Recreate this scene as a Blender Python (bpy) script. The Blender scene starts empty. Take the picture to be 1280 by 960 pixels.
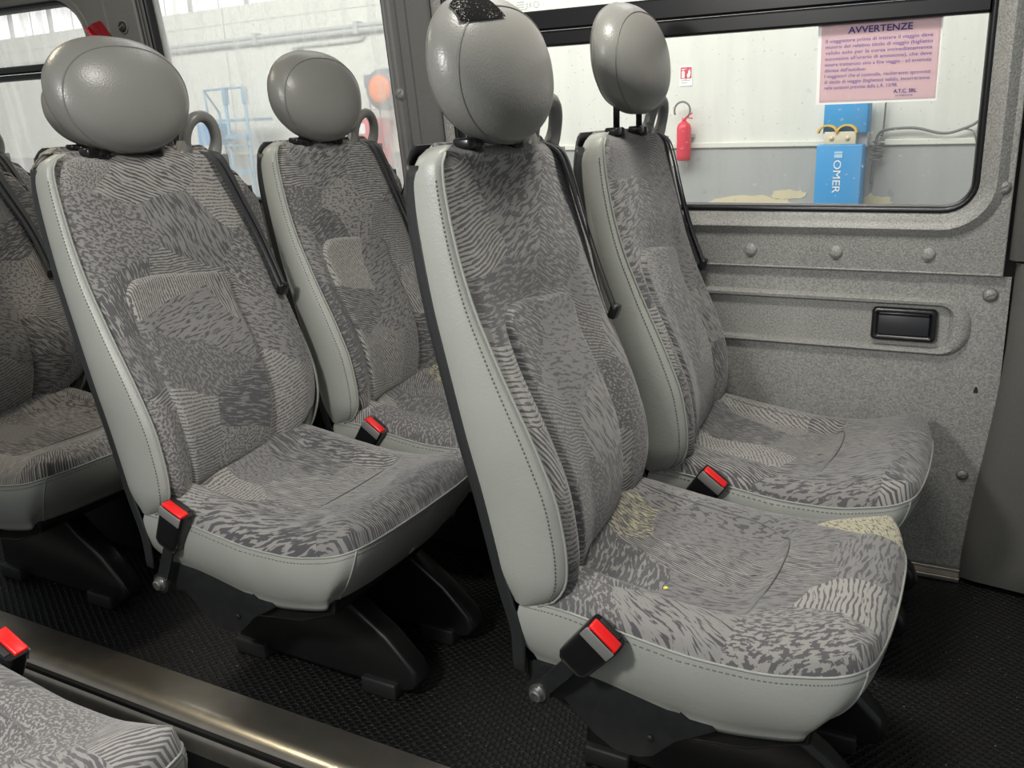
import bpy, bmesh, math, random
from mathutils import Vector, Matrix
random.seed(7)
PI = math.pi
scn = bpy.context.scene
COL = scn.collection

# ------------------------------------------------------------------ camera
FPX = 1123.15; YAW = 0.49809764; PITCH = 0.28672345; ROLL = -0.03810645; CAMH = 0.91918729
fw = Vector((-math.sin(YAW)*math.cos(PITCH), math.cos(YAW)*math.cos(PITCH), -math.sin(PITCH)))
rt = fw.cross(Vector((0, 0, 1))).normalized(); up = rt.cross(fw)
c_, s_ = math.cos(ROLL), math.sin(ROLL)
rt, up = c_*rt + s_*up, -s_*rt + c_*up
cam = bpy.data.cameras.new('camera'); cam.sensor_width = 36; cam.lens = FPX*36/1280
cam.clip_start = 0.02
camo = bpy.data.objects.new('camera', cam); COL.objects.link(camo)
camo.matrix_world = Matrix(((rt.x, up.x, -fw.x, 0), (rt.y, up.y, -fw.y, 0), (rt.z, up.z, -fw.z, CAMH), (0, 0, 0, 1)))
scn.camera = camo

# ------------------------------------------------------------------ light
scn.view_settings.view_transform = 'Standard'; scn.view_settings.look = 'None'
scn.view_settings.exposure = 0.0; scn.view_settings.gamma = 1.0
scn.view_settings.use_curve_mapping = False
w = bpy.data.worlds.new('world'); scn.world = w; w.use_nodes = True
w.node_tree.nodes['Background'].inputs[0].default_value = (0.93, 0.97, 1.0, 1)
w.node_tree.nodes['Background'].inputs[1].default_value = 0.30

def area(name, loc, target, sx, sy, power, color=(1, 1, 1), spread=None):
    l = bpy.data.lights.new(name, 'AREA'); l.shape = 'RECTANGLE'; l.size = sx; l.size_y = sy
    l.energy = power; l.color = color
    if spread: l.spread = spread
    o = bpy.data.objects.new(name, l); COL.objects.link(o); o.location = loc
    d = Vector(target) - Vector(loc)
    o.rotation_euler = d.to_track_quat('-Z', 'Y').to_euler()
    return o
# daylight through the windows on the camera's side of the bus
area('side_window_light', (-0.3, -1.0, 1.55), (-0.6, 1.3, 0.55), 2.6, 0.8, 9, (1, 0.99, 0.97))
# ceiling lamp above the window seats
area('ceiling_lamp_light', (-0.38, 1.18, 1.66), (-0.42, 1.25, 0), 0.35, 0.14, 12, (1, 0.96, 0.88))
area('ceiling_lamp_light', (-1.95, 0.95, 1.70), (-1.9, 0.95, 0), 0.35, 0.12, 6.5, (1, 0.88, 0.66))
# lamp across the aisle, left of the camera
area('aisle_lamp_light', (-0.72, -0.12, 1.22), (-0.70, 1.2, 0.4), 0.14, 0.14, 13, (1, 0.98, 0.95))
# garage: added fill lights, one for the wall, one into the bus
area('garage_fill_light', (-6.2, 5.2, 3.6), (-6.5, 8.6, 0.8), 12, 1.6, 500, (1.0, 1.0, 0.97))
area('garage_fill_light', (-3.0, 4.0, 4.2), (-1.0, 1.6, 0.8), 7, 1.6, 150, (1, 1, 0.98))

# ------------------------------------------------------------------ materials
def newmat(name):
    m = bpy.data.materials.new(name); m.use_nodes = True
    return m, m.node_tree, m.node_tree.nodes['Principled BSDF']
def N(nt, t, **kw):
    n = nt.nodes.new(t)
    for k, v in kw.items(): setattr(n, k, v)
    return n
def mth(nt, op, a, b=None, c=None):
    n = nt.nodes.new('ShaderNodeMath'); n.operation = op
    for i, v in enumerate((a, b, c)):
        if v is None: continue
        if isinstance(v, (int, float)): n.inputs[i].default_value = v
        else: nt.links.new(v, n.inputs[i])
    return n.outputs[0]
def vmul(nt, a, vec, op='MULTIPLY'):
    n = nt.nodes.new('ShaderNodeVectorMath'); n.operation = op
    nt.links.new(a, n.inputs[0])
    if isinstance(vec, (tuple, list)): n.inputs[1].default_value = vec
    else: nt.links.new(vec, n.inputs[1])
    return n.outputs[0]
def mixc(nt, f, a, b):
    n = nt.nodes.new('ShaderNodeMix'); n.data_type = 'RGBA'
    for s, v in ((0, f), (6, a), (7, b)):
        if isinstance(v, (int, float)): n.inputs[s].default_value = v
        elif isinstance(v, tuple): n.inputs[s].default_value = (*v[:3], 1)
        else: nt.links.new(v, n.inputs[s])
    return n.outputs[2]
def mixf(nt, f, a, b):
    n = nt.nodes.new('ShaderNodeMix'); n.data_type = 'FLOAT'
    for s, v in ((0, f), (2, a), (3, b)):
        if isinstance(v, (int, float)): n.inputs[s].default_value = v
        else: nt.links.new(v, n.inputs[s])
    return n.outputs[0]
def bump(nt, b, height, strength, dist):
    n = nt.nodes.new('ShaderNodeBump'); n.inputs['Strength'].default_value = strength
    n.inputs['Distance'].default_value = dist
    nt.links.new(height, n.inputs['Height']); nt.links.new(n.outputs[0], b.inputs['Normal'])
def noise(nt, vec, scale, detail=2, rough=.5, dim='3D'):
    n = nt.nodes.new('ShaderNodeTexNoise'); n.noise_dimensions = dim
    n.inputs['Scale'].default_value = scale; n.inputs['Detail'].default_value = detail
    n.inputs['Roughness'].default_value = rough
    if vec is not None: nt.links.new(vec, n.inputs['Vector'])
    return n
def objco(nt): return nt.nodes.new('ShaderNodeTexCoord').outputs['Object']
def plain(name, col, rough=.5, metal=0., spec=None, coat=0):
    m, nt, b = newmat(name)
    b.inputs['Base Color'].default_value = (*col, 1); b.inputs['Roughness'].default_value = rough
    b.inputs['Metallic'].default_value = metal
    if spec is not None: b.inputs['Specular IOR Level'].default_value = spec
    if coat: b.inputs['Coat Weight'].default_value = coat
    return m
def speckled(name, col, rough, amp, scale, bstr=.2, bdist=.001, metal=0., detail=2):
    m, nt, b = newmat(name)
    co = objco(nt)
    n = noise(nt, co, scale, detail)
    lo = tuple(c*(1-amp) for c in col); hi = tuple(c*(1+amp) for c in col)
    r = N(nt, 'ShaderNodeMapRange'); r.inputs[1].default_value = .35; r.inputs[2].default_value = .65
    nt.links.new(n.outputs[0], r.inputs[0])
    n2 = noise(nt, co, scale/14, 3)
    f = mixf(nt, .3, r.outputs[0], n2.outputs[0])
    nt.links.new(mixc(nt, f, lo, hi), b.inputs['Base Color'])
    b.inputs['Roughness'].default_value = rough; b.inputs['Metallic'].default_value = metal
    bump(nt, b, n.outputs[0], bstr, bdist)
    return m

def make_fabric():
    m, nt, b = newmat('patchwork_fabric')
    uv = N(nt, 'ShaderNodeUVMap'); uv.uv_map = 'UVMap'
    info = N(nt, 'ShaderNodeObjectInfo')
    cmb = N(nt, 'ShaderNodeCombineXYZ')
    nt.links.new(mth(nt, 'MULTIPLY', info.outputs['Random'], 7.3), cmb.inputs[0])
    nt.links.new(mth(nt, 'MULTIPLY', info.outputs['Random'], 3.1), cmb.inputs[1])
    p = vmul(nt, uv.outputs[0], cmb.outputs[0], 'ADD')
    # wavy patch borders
    wn = noise(nt, p, 7, 1)
    wv = vmul(nt, vmul(nt, wn.outputs['Color'], (.5, .5, .5), 'SUBTRACT'), (.10, .06, 0))
    q = vmul(nt, vmul(nt, p, wv, 'ADD'), (5.5, 9.5, 1))
    vo = N(nt, 'ShaderNodeTexVoronoi'); vo.voronoi_dimensions = '2D'; vo.inputs['Scale'].default_value = 1
    vo.inputs['Randomness'].default_value = 1
    nt.links.new(q, vo.inputs['Vector'])
    sep = N(nt, 'ShaderNodeSeparateColor'); nt.links.new(vo.outputs['Color'], sep.inputs[0])
    r, g, bl = sep.outputs[0], sep.outputs[1], sep.outputs[2]
    r2 = mth(nt, 'FRACT', mth(nt, 'MULTIPLY', r, 17.3)); g2 = mth(nt, 'FRACT', mth(nt, 'MULTIPLY', g, 23.7))
    # warp inside the patch so lines swirl
    wn2 = noise(nt, p, 16, 1)
    wv2 = vmul(nt, vmul(nt, wn2.outputs['Color'], (.5, .5, .5), 'SUBTRACT'), (.020, .016, 0))
    p2 = vmul(nt, p, wv2, 'ADD')
    rot = N(nt, 'ShaderNodeVectorRotate'); rot.rotation_type = 'Z_AXIS'
    nt.links.new(p2, rot.inputs['Vector'])
    ang = mth(nt, 'MULTIPLY', mth(nt, 'SUBTRACT', mth(nt, 'POWER', r, 2.2), .15), 1.9)
    nt.links.new(ang, rot.inputs['Angle'])
    sp = N(nt, 'ShaderNodeSeparateXYZ'); nt.links.new(rot.outputs[0], sp.inputs[0])
    # dashes
    fy = mixf(nt, g, 215., 360.)
    fx = mth(nt, 'MULTIPLY', fy, mixf(nt, mth(nt, 'POWER', bl, 3.0), .13, .9))
    cm = N(nt, 'ShaderNodeCombineXYZ')
    nt.links.new(mth(nt, 'MULTIPLY', sp.outputs[0], fx), cm.inputs[0])
    nt.links.new(mth(nt, 'MULTIPLY', sp.outputs[1], fy), cm.inputs[1])
    dn = noise(nt, cm.outputs[0], 1, 2.2, .55)
    # stripes
    ph = mth(nt, 'ADD', mth(nt, 'MULTIPLY', sp.outputs[1], mixf(nt, g2, 950., 1500.)),
             mth(nt, 'MULTIPLY', dn.outputs[0], 3.5))
    st = mth(nt, 'ADD', mth(nt, 'MULTIPLY', mth(nt, 'SINE', ph), .11), .5)
    st = mth(nt, 'ADD', st, mth(nt, 'MULTIPLY', mth(nt, 'SUBTRACT', dn.outputs[0], .5), .6))
    flag = mth(nt, 'GREATER_THAN', r2, .60)
    val = mixf(nt, flag, dn.outputs[0], st)
    bias = mixf(nt, g2, .44, .56)
    rr = N(nt, 'ShaderNodeMapRange'); nt.links.new(mth(nt, 'SUBTRACT', val, bias), rr.inputs[0])
    rr.inputs[1].default_value = -.02; rr.inputs[2].default_value = .02
    dark = mixc(nt, bl, (.060, .059, .065), (.104, .100, .100))
    light = mixc(nt, r2, (.195, .190, .186), (.36, .346, .318))
    su = N(nt, 'ShaderNodeSeparateXYZ'); nt.links.new(uv.outputs[0], su.inputs[0])      # cream patches are woven on the cushions only
    cream = mth(nt, 'MULTIPLY', mth(nt, 'GREATER_THAN', g, .95), mth(nt, 'GREATER_THAN', su.outputs[0], 1.8))
    light = mixc(nt, cream, light, (.44, .41, .27))
    col = mixc(nt, rr.outputs[0], dark, light)
    fine = noise(nt, p, 900, 1)
    col2 = mixc(nt, mth(nt, 'MULTIPLY', fine.outputs[0], .3), col, (.07, .07, .07))
    nt.links.new(col2, b.inputs['Base Color'])
    b.inputs['Roughness'].default_value = .85
    b.inputs['Sheen Weight'].default_value = .25; b.inputs['Sheen Roughness'].default_value = .5
    bump(nt, b, mth(nt, 'ADD', rr.outputs[0], fine.outputs[0]), .25, .0006)
    return m

def make_vinyl(name, col, rough=.42):
    m, nt, b = newmat(name)
    co = objco(nt)
    v = N(nt, 'ShaderNodeTexVoronoi'); v.inputs['Scale'].default_value = 330
    wn = noise(nt, co, 60, 2)
    nt.links.new(vmul(nt, co, vmul(nt, wn.outputs['Color'], (.008, .008, .008)), 'ADD'), v.inputs['Vector'])
    n2 = noise(nt, co, 9, 3)
    lo = tuple(c*.86 for c in col); hi = tuple(c*1.08 for c in col)
    nt.links.new(mixc(nt, n2.outputs[0], lo, hi), b.inputs['Base Color'])
    b.inputs['Roughness'].default_value = rough
    b.inputs['Specular IOR Level'].default_value = .5
    bump(nt, b, v.outputs['Distance'], .22, .0008)
    return m

def make_floor():
    m, nt, b = newmat('studded_rubber_floor')
    co = objco(nt)
    v = N(nt, 'ShaderNodeTexVoronoi'); v.voronoi_dimensions = '2D'; v.inputs['Scale'].default_value = 88
    v.inputs['Randomness'].default_value = .12
    sk = N(nt, 'ShaderNodeMapping'); nt.links.new(co, sk.inputs[0]); sk.inputs['Rotation'].default_value = (0, 0, .5)
    nt.links.new(sk.outputs[0], v.inputs['Vector'])
    r = N(nt, 'ShaderNodeMapRange'); nt.links.new(v.outputs['Distance'], r.inputs[0])
    r.inputs[1].default_value = .30; r.inputs[2].default_value = .45
    n = noise(nt, co, 12, 3)
    sp = noise(nt, co, 240, 0)
    speck = mth(nt, 'GREATER_THAN', sp.outputs[0], .83)
    c = mixc(nt, r.outputs[0], (.003, .003, .003), (.014, .014, .013))
    c = mixc(nt, mth(nt, 'MULTIPLY', n.outputs[0], .35), c, (.006, .006, .006))
    c = mixc(nt, speck, c, (.3, .3, .28))
    nt.links.new(c, b.inputs['Base Color'])
    b.inputs['Roughness'].default_value = .55; b.inputs['Specular IOR Level'].default_value = .35
    bump(nt, b, r.outputs[0], .8, .002)
    return m

def make_glass(name, haze, streak, specks=0):
    m = bpy.data.materials.new(name); m.use_nodes = True; nt = m.node_tree; nt.nodes.clear()
    out = N(nt, 'ShaderNodeOutputMaterial')
    co = objco(nt)
    tr = N(nt, 'ShaderNodeBsdfTransparent'); gl = N(nt, 'ShaderNodeBsdfGlossy'); gl.inputs['Roughness'].default_value = .03
    tl = N(nt, 'ShaderNodeBsdfTranslucent'); tl.inputs[0].default_value = (.98, .985, .96, 1)
    mp = N(nt, 'ShaderNodeMapping'); nt.links.new(co, mp.inputs[0]); mp.inputs['Scale'].default_value = (26, 1, 2.2)
    n = noise(nt, mp.outputs[0], 1, 4, .6)
    r = N(nt, 'ShaderNodeMapRange'); nt.links.new(n.outputs[0], r.inputs[0])
    r.inputs[1].default_value = .5; r.inputs[2].default_value = .75
    n2 = noise(nt, co, 6, 3)
    f = mth(nt, 'ADD', haze, mth(nt, 'MULTIPLY', mth(nt, 'MULTIPLY', r.outputs[0], n2.outputs[0]), streak))
    if specks:
        s = noise(nt, co, 150, 0)
        f = mth(nt, 'ADD', f, mth(nt, 'MULTIPLY', mth(nt, 'GREATER_THAN', s.outputs[0], .81), specks))
    m1 = N(nt, 'ShaderNodeMixShader'); nt.links.new(f, m1.inputs[0]); nt.links.new(tr.outputs[0], m1.inputs[1]); nt.links.new(tl.outputs[0], m1.inputs[2])
    m2 = N(nt, 'ShaderNodeMixShader'); m2.inputs[0].default_value = .03
    nt.links.new(m1.outputs[0], m2.inputs[1]); nt.links.new(gl.outputs[0], m2.inputs[2])
    nt.links.new(m2.outputs[0], out.inputs[0])
    return m

def make_concrete(name, col, var=.1, stain=(.5, .44, .28), stainamt=.0):
    m, nt, b = newmat(name)
    co = objco(nt)
    n = noise(nt, co, 1.3, 5, .6); n2 = noise(nt, co, 14, 3)
    lo = tuple(c*(1-var) for c in col); hi = tuple(min(1, c*(1+var)) for c in col)
    c = mixc(nt, n.outputs[0], lo, hi)
    mp = N(nt, 'ShaderNodeMapping'); nt.links.new(co, mp.inputs[0]); mp.inputs['Scale'].default_value = (6, 6, .5)
    n3 = noise(nt, mp.outputs[0], 1, 4)
    r = N(nt, 'ShaderNodeMapRange'); nt.links.new(n3.outputs[0], r.inputs[0]); r.inputs[1].default_value = .5; r.inputs[2].default_value = .75
    c = mixc(nt, mth(nt, 'MULTIPLY', r.outputs[0], .35), c, tuple(x*.8 for x in col))
    v = noise(nt, co, 7, 2)
    c = mixc(nt, mth(nt, 'MULTIPLY', mth(nt, 'GREATER_THAN', v.outputs[0], .72), .35), c, tuple(x*.6 for x in col))
    nt.links.new(c, b.inputs['Base Color']); b.inputs['Roughness'].default_value = .9
    return m

M = {}
M['fabric'] = make_fabric()
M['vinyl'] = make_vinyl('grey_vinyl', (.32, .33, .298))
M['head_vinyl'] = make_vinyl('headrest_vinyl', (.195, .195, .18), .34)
M['stitch'] = plain('stitching', (.30, .31, .28), .6)
M['groove'] = plain('seam_shadow_thread', (.14, .14, .13), .7)
M['shell'] = speckled('black_shell_plastic', (.022, .024, .024), .38, .15, 300, .15, .0006)
M['black'] = plain('black_plastic', (.010, .010, .011), .28)
M['blackmatt'] = plain('black_matt_plastic', (.012, .012, .012), .6)
M['pan'] = plain('black_painted_steel', (.010, .010, .010), .30)
M['bracket'] = speckled('black_bracket_steel', (.016, .017, .018), .45, .2, 60, .1, .001)
M['steel'] = speckled('galvanised_steel', (.42, .42, .40), .35, .25, 150, .1, .0005, .9)
M['red'] = plain('red_button_plastic', (.80, .012, .012), .35)
M['belt'] = speckled('belt_webbing', (.045, .048, .05), .55, .2, 500, .3, .0005)
M['guide'] = plain('grey_guide_plastic', (.20, .20, .19), .35)
M['trim'] = speckled('grained_wall_plastic', (.27, .27, .252), .42, .34, 300, .6, .0014)
M['pillar'] = speckled('smooth_shaded_pillar_plastic', (.13, .13, .125), .5, .06, 200, .1, .0005)  # smooth trim; the pillars' backlit shade is put into this darker grey
M['column'] = speckled('column_plastic', (.10, .10, .092), .5, .06, 200, .1, .0005)
M['rubber'] = plain('black_rubber', (.006, .006, .007), .35)
M['floor'] = make_floor()
M['glass'] = make_glass('window_glass', .03, .08, .35)
M['glass_dirty'] = make_glass('streaky_window_glass', .27, .60, .2)
M['alu'] = speckled('brushed_aluminium_nosing', (.42, .39, .33), .26, .10, 30, .05, .0005, .85)
M['darkrail'] = speckled('dark_worn_rail', (.03, .03, .03), .28, .2, 30, .05, .0005, .4)
M['aisle'] = plain('aisle_black', (.006, .006, .006), .7)
M['gwall'] = make_concrete('garage_concrete', (.66, .67, .60), .07)
M['gband'] = make_concrete('garage_grey_band', (.36, .37, .35), .08)
M['gstrip'] = plain('garage_moulding', (.66, .66, .58), .8)
M['gfloor'] = make_concrete('garage_floor_concrete', (.30, .30, .28), .1)
M['blue'] = plain('blue_paint', (.03, .27, .56), .4)
M['ladderblue'] = plain('pale_blue_paint', (.13, .31, .44), .5)
M['extred'] = plain('extinguisher_red', (.62, .035, .06), .35)
M['white'] = plain('white_paint', (.85, .85, .82), .5)
M['orange'] = plain('orange_plastic', (.85, .22, .05), .5)
M['yellow'] = plain('yellow_strap', (.70, .45, .07), .6)
M['cream'] = plain('cream_plate', (.62, .56, .40), .6)
M['cable'] = plain('grey_cable', (.16, .16, .16), .6)
M['pipe'] = plain('grey_conduit', (.42, .44, .43), .5)
M['plaster'] = make_concrete('flaking_plaster', (.60, .54, .36), .15)
M['brown'] = plain('brown_beam', (.22, .15, .12), .8)
M['ink'] = plain('purple_ink', (.13, .09, .36), .7)
M['signred'] = plain('sign_red', (.55, .05, .08), .5)
M['hammerred'] = plain('hammer_red', (.20, .008, .014), .35)
M['crumb'] = plain('yellow_crumb', (.75, .72, .08), .5)
def make_paper():
    m, nt, b = newmat('notice_paper'); co = objco(nt)
    n = noise(nt, co, 60, 4, .7)
    mp = N(nt, 'ShaderNodeMapping'); nt.links.new(co, mp.inputs[0]); mp.inputs['Scale'].default_value = (300, 1, 60)
    n2 = noise(nt, mp.outputs[0], 1, 2)
    f = mth(nt, 'GREATER_THAN', mth(nt, 'ADD', n.outputs[0], mth(nt, 'MULTIPLY', n2.outputs[0], .5)), .86)
    nt.links.new(mixc(nt, f, (.84, .74, .76), (.95, .90, .90)), b.inputs['Base Color'])
    b.inputs['Roughness'].default_value = .5
    # thin paper: daylight from outside shines through it
    tl = N(nt, 'ShaderNodeBsdfTranslucent'); tl.inputs[0].default_value = (.96, .86, .88, 1)
    mx = N(nt, 'ShaderNodeMixShader'); mx.inputs[0].default_value = .8
    out = nt.nodes['Material Output']
    nt.links.new(b.outputs[0], mx.inputs[1]); nt.links.new(tl.outputs[0], mx.inputs[2]); nt.links.new(mx.outputs[0], out.inputs[0])
    return m
M['paper'] = make_paper()
def make_emit(name, col, s):
    m = bpy.data.materials.new(name); m.use_nodes = True; nt = m.node_tree; nt.nodes.clear()
    o = N(nt, 'ShaderNodeOutputMaterial'); e = N(nt, 'ShaderNodeEmission')
    e.inputs[0].default_value = (*col, 1); e.inputs[1].default_value = s; nt.links.new(e.outputs[0], o.inputs[0]); return m
M['daylight'] = make_emit('daylit_garage_window', (1, 1, 1), 1.6)
def make_torn():
    m, nt, b = newmat('torn_black_foam'); co = objco(nt)
    n = noise(nt, co, 420, 3, .7); n2 = noise(nt, co, 28, 1)
    f = mth(nt, 'GREATER_THAN', mth(nt, 'ADD', n.outputs[0], mth(nt, 'MULTIPLY', n2.outputs[0], .45)), .84)
    nt.links.new(mixc(nt, f, (.004, .004, .004), (.30, .29, .27)), b.inputs['Base Color'])
    b.inputs['Roughness'].default_value = .95; b.inputs['Specular IOR Level'].default_value = .1; bump(nt, b, n.outputs[0], .6, .001); return m
M['torn'] = make_torn()

# ------------------------------------------------------------------ helpers
def tag(o, label=None, cat=None, group=None, kind=None):
    if label: o['label'] = label
    if cat: o['category'] = cat
    if group: o['group'] = group
    if kind: o['kind'] = kind
    return o
def empty(name, loc=(0, 0, 0)):
    o = bpy.data.objects.new(name, None); o.empty_display_size = .05; COL.objects.link(o); o.location = loc; return o
def obj(name, bm, mat, parent=None, smooth=True, loc=None):
    bmesh.ops.recalc_face_normals(bm, faces=bm.faces)
    me = bpy.data.meshes.new(name); bm.to_mesh(me); bm.free()
    if smooth:
        for p in me.polygons: p.use_smooth = True
    for m in (mat if isinstance(mat, (list, tuple)) else [mat]): me.materials.append(m)
    o = bpy.data.objects.new(name, me); COL.objects.link(o)
    if parent: o.parent = parent
    if loc: o.location = loc
    return o
def sharp(o, ang=35):
    me = o.data
    bm = bmesh.new(); bm.from_mesh(me)
    for e in bm.edges:
        if len(e.link_faces) == 2 and e.calc_face_angle(0) > math.radians(ang): e.smooth = False
    bm.to_mesh(me); bm.free(); return o
def grid(bm, f, nu, nv, uvf=None, closeu=False):
    vs = [[bm.verts.new(f(i/(nu if closeu else nu), j/nv)) for j in range(nv+1)] for i in range(nu + (0 if closeu else 1))]
    uvl = bm.loops.layers.uv.get('UVMap') or bm.loops.layers.uv.new('UVMap')
    n = len(vs)
    for i in range(nu):
        for j in range(nv):
            try: fc = bm.faces.new((vs[i][j], vs[(i+1) % n][j], vs[(i+1) % n][j+1], vs[i][j+1]))
            except ValueError: continue
            for l in fc.loops:
                l[uvl].uv = uvf(l.vert.co) if uvf else (l.vert.co.x, l.vert.co.z)
    return vs
def box(bm, x0, x1, y0, y1, z0, z1, bev=0, seg=2, mat=None):
    t = bmesh.new()
    r = bmesh.ops.create_cube(t, size=1)
    for v in t.verts:
        v.co = Vector(((x0+x1)/2 + v.co.x*(x1-x0), (y0+y1)/2 + v.co.y*(y1-y0), (z0+z1)/2 + v.co.z*(z1-z0)))
    if bev: bmesh.ops.bevel(t, geom=list(t.edges), offset=bev, segments=seg, profile=.5, affect='EDGES')
    if mat is not None: bmesh.ops.transform(t, matrix=mat, verts=t.verts)
    me = bpy.data.meshes.new('tmp'); t.to_mesh(me); t.free(); bm.from_mesh(me); bpy.data.meshes.remove(me)
    return bm
def catmull(pts, n):
    pts = [Vector(p) for p in pts]; out = []
    P = [2*pts[0]-pts[1]] + pts + [2*pts[-1]-pts[-2]]
    for i in range(1, len(P)-2):
        for k in range(n):
            t = k/n
            a, b, c, d = P[i-1], P[i], P[i+1], P[i+2]
            out.append(.5*((2*b) + (c-a)*t + (2*a-5*b+4*c-d)*t*t + (3*b-a-3*c+d)*t**3))
    out.append(pts[-1]); return out
def tube(bm, pts, r, seg=8, cap=True, closed=False):
    pts = [Vector(p) for p in pts]; n = len(pts)
    rs = r if isinstance(r, (list, tuple)) else [r]*n
    rings = []; prev = None
    for i, p in enumerate(pts):
        if closed: t = pts[(i+1) % n] - pts[i-1]
        else: t = pts[min(i+1, n-1)] - pts[max(i-1, 0)]
        if t.length < 1e-9: t = Vector((0, 0, 1))
        t.normalize()
        if prev is None:
            a = Vector((0, 0, 1)) if abs(t.z) < .9 else Vector((1, 0, 0))
            u = t.cross(a).normalized()
        else:
            u = (prev - t*prev.dot(t)).normalized()
        prev = u; v = t.cross(u)
        rings.append([bm.verts.new(p + rs[i]*(math.cos(k*2*PI/seg)*u + math.sin(k*2*PI/seg)*v)) for k in range(seg)])
    m = n if closed else n-1
    for i in range(m):
        a, b = rings[i], rings[(i+1) % n]
        for k in range(seg):
            bm.faces.new((a[k], a[(k+1) % seg], b[(k+1) % seg], b[k]))
    if cap and not closed:
        bm.faces.new(rings[0]); bm.faces.new(rings[-1][::-1])
    return bm
def ribbon(bm, pts, dirs, wid, th):
    pts = [Vector(p) for p in pts]; n = len(pts); rings = []
    for i, p in enumerate(pts):
        t = (pts[min(i+1, n-1)] - pts[max(i-1, 0)]).normalized()
        d = Vector(dirs[i]); d = (d - t*d.dot(t)).normalized(); nn = t.cross(d)
        ww = wid[i] if isinstance(wid, (list, tuple)) else wid
        rings.append([bm.verts.new(p + d*ww/2*a + nn*th/2*b) for a, b in ((-1, -1), (1, -1), (1, 1), (-1, 1))])
    for i in range(n-1):
        for k in range(4): bm.faces.new((rings[i][k], rings[i][(k+1) % 4], rings[i+1][(k+1) % 4], rings[i+1][k]))
    bm.faces.new(rings[0]); bm.faces.new(rings[-1][::-1]); return bm
def prism(bm, poly, y0, y1, bev=0):
    """polygon in x,z extruded from y0 to y1"""
    t = bmesh.new()
    a = [t.verts.new((x, y0, z)) for x, z in poly]
    f = t.faces.new(a); r = bmesh.ops.extrude_face_region(t, geom=[f])
    for v in [g for g in r['geom'] if isinstance(g, bmesh.types.BMVert)]: v.co.y = y1
    if bev:
        es = [e for e in t.edges if abs(e.verts[0].co.y - e.verts[1].co.y) < 1e-6]
        bmesh.ops.bevel(t, geom=es, offset=bev, segments=3, profile=.5, affect='EDGES')
    me = bpy.data.meshes.new('tmp'); t.to_mesh(me); t.free(); bm.from_mesh(me); bpy.data.meshes.remove(me); return bm
def lathe(bm, prof, seg=24, M4=None):
    rings = []
    for r, z in prof:
        rings.append([bm.verts.new((r*math.cos(k*2*PI/seg), r*math.sin(k*2*PI/seg), z)) for k in range(seg)])
    for a, b in zip(rings, rings[1:]):
        for k in range(seg): bm.faces.new((a[k], a[(k+1) % seg], b[(k+1) % seg], b[k]))
    bm.faces.new(rings[0][::-1]); bm.faces.new(rings[-1])
    if M4 is not None: bmesh.ops.transform(bm, matrix=M4, verts=bm.verts)
    return bm
def interp(x, xs, ys):
    if x <= xs[0]: return ys[0]
    for a, b, c, d in zip(xs, xs[1:], ys, ys[1:]):
        if x <= b:
            t = (x-a)/(b-a); return c + (d-c)*t
    return ys[-1]
def sinterp(x, xs, ys):   # smoothed
    h = .02
    return sum(interp(x+k*h, xs, ys) for k in (-1, -.5, 0, .5, 1))/5
def sst(a, b, x):
    t = max(0, min(1, (x-a)/(b-a))); return t*t*(3-2*t)
def rrect(x0, x1, z0, z1, r, n=8, rs=None):
    """rounded rectangle loop in x,z, counter clockwise from bottom right corner; rs radii (br,tr,tl,bl)"""
    rs = rs or (r, r, r, r); out = []
    for (cx, cz, a0, rr) in ((x1-rs[0], z0+rs[0], -90, rs[0]), (x1-rs[1], z1-rs[1], 0, rs[1]),
                             (x0+rs[2], z1-rs[2], 90, rs[2]), (x0+rs[3], z0+rs[3], 180, rs[3])):
        for k in range(n+1):
            a = math.radians(a0 + 90*k/n); out.append((cx + rr*math.cos(a), cz + rr*math.sin(a)))
    return out

# ------------------------------------------------------------------ the seat (built once, then copied)
# local frame: origin on the floor under the seat centre, +x is where the sitter looks, near side = -y
OX, OY = -0.30, 1.10
def L(x, y, z): return Vector((x-OX, y-OY, z))
ZT = [.28, .345, .40, .47, .54, .62, .70, .76, .82, .865, .893]
XR = [-.505, -.525, -.537, -.553, -.572, -.590, -.608, -.618, -.626, -.626, -.618]
XS = [-.455, -.428, -.425, -.437, -.466, -.505, -.540, -.558, -.570, -.575, -.575]
YN = .903                                   # near side plane
def xr(z): return sinterp(z, ZT, XR)
def xs(z): return sinterp(z, ZT, XS)
def yfar(z): return sinterp(z, [.3, .36, .42, .5, .65, .78, .85, .90], [1.285, 1.308, 1.334, 1.345, 1.352, 1.360, 1.352, 1.335])
def ztop(t):  # top outline of the back across its width
    z = .889 - .028*(1-sst(0, .07, t))
    z -= .050*sst(.76, .93, t) + .03*sst(.93, 1, t)
    return z
ZB = .335
def sm3(x, X, Y):
    return sum(interp(x+k*.022, X, Y) for k in (-1, -.5, 0, .5, 1))/5
def back_front(t, v):
    zt_ = ztop(t); zb = ZB + .02*(1-sst(0, .06, t)) + .028*sst(.75, 1, t)
    z = zb + v*(zt_ - zb)
    y = YN + .004 + t*(yfar(z) - YN - .008)
    e = min(t, 1-t)
    low = 1 - sst(.60, .76, z)
    a_ = sm3(t, [0, .05, .12, .30, .50, .69, .78, .88, 1.0], [-.004, .010, -.008, -.030, -.036, -.040, -.028, -.026, -.050])
    b_ = sm3(t, [0, .05, .15, .50, .80, 1.0], [-.004, .005, .006, 0, -.010, -.034])
    x = xs(z) + a_*low + b_*(1-low)
    top = max(0, 1-(zt_-z)/.028)
    x -= .026*(1-math.sqrt(max(0, 1-top*top)))
    bot = max(0, 1-(z-zb)/.03)
    x -= .03*(1-math.sqrt(max(0, 1-bot*bot)))
    return L(x, y, z)
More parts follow.
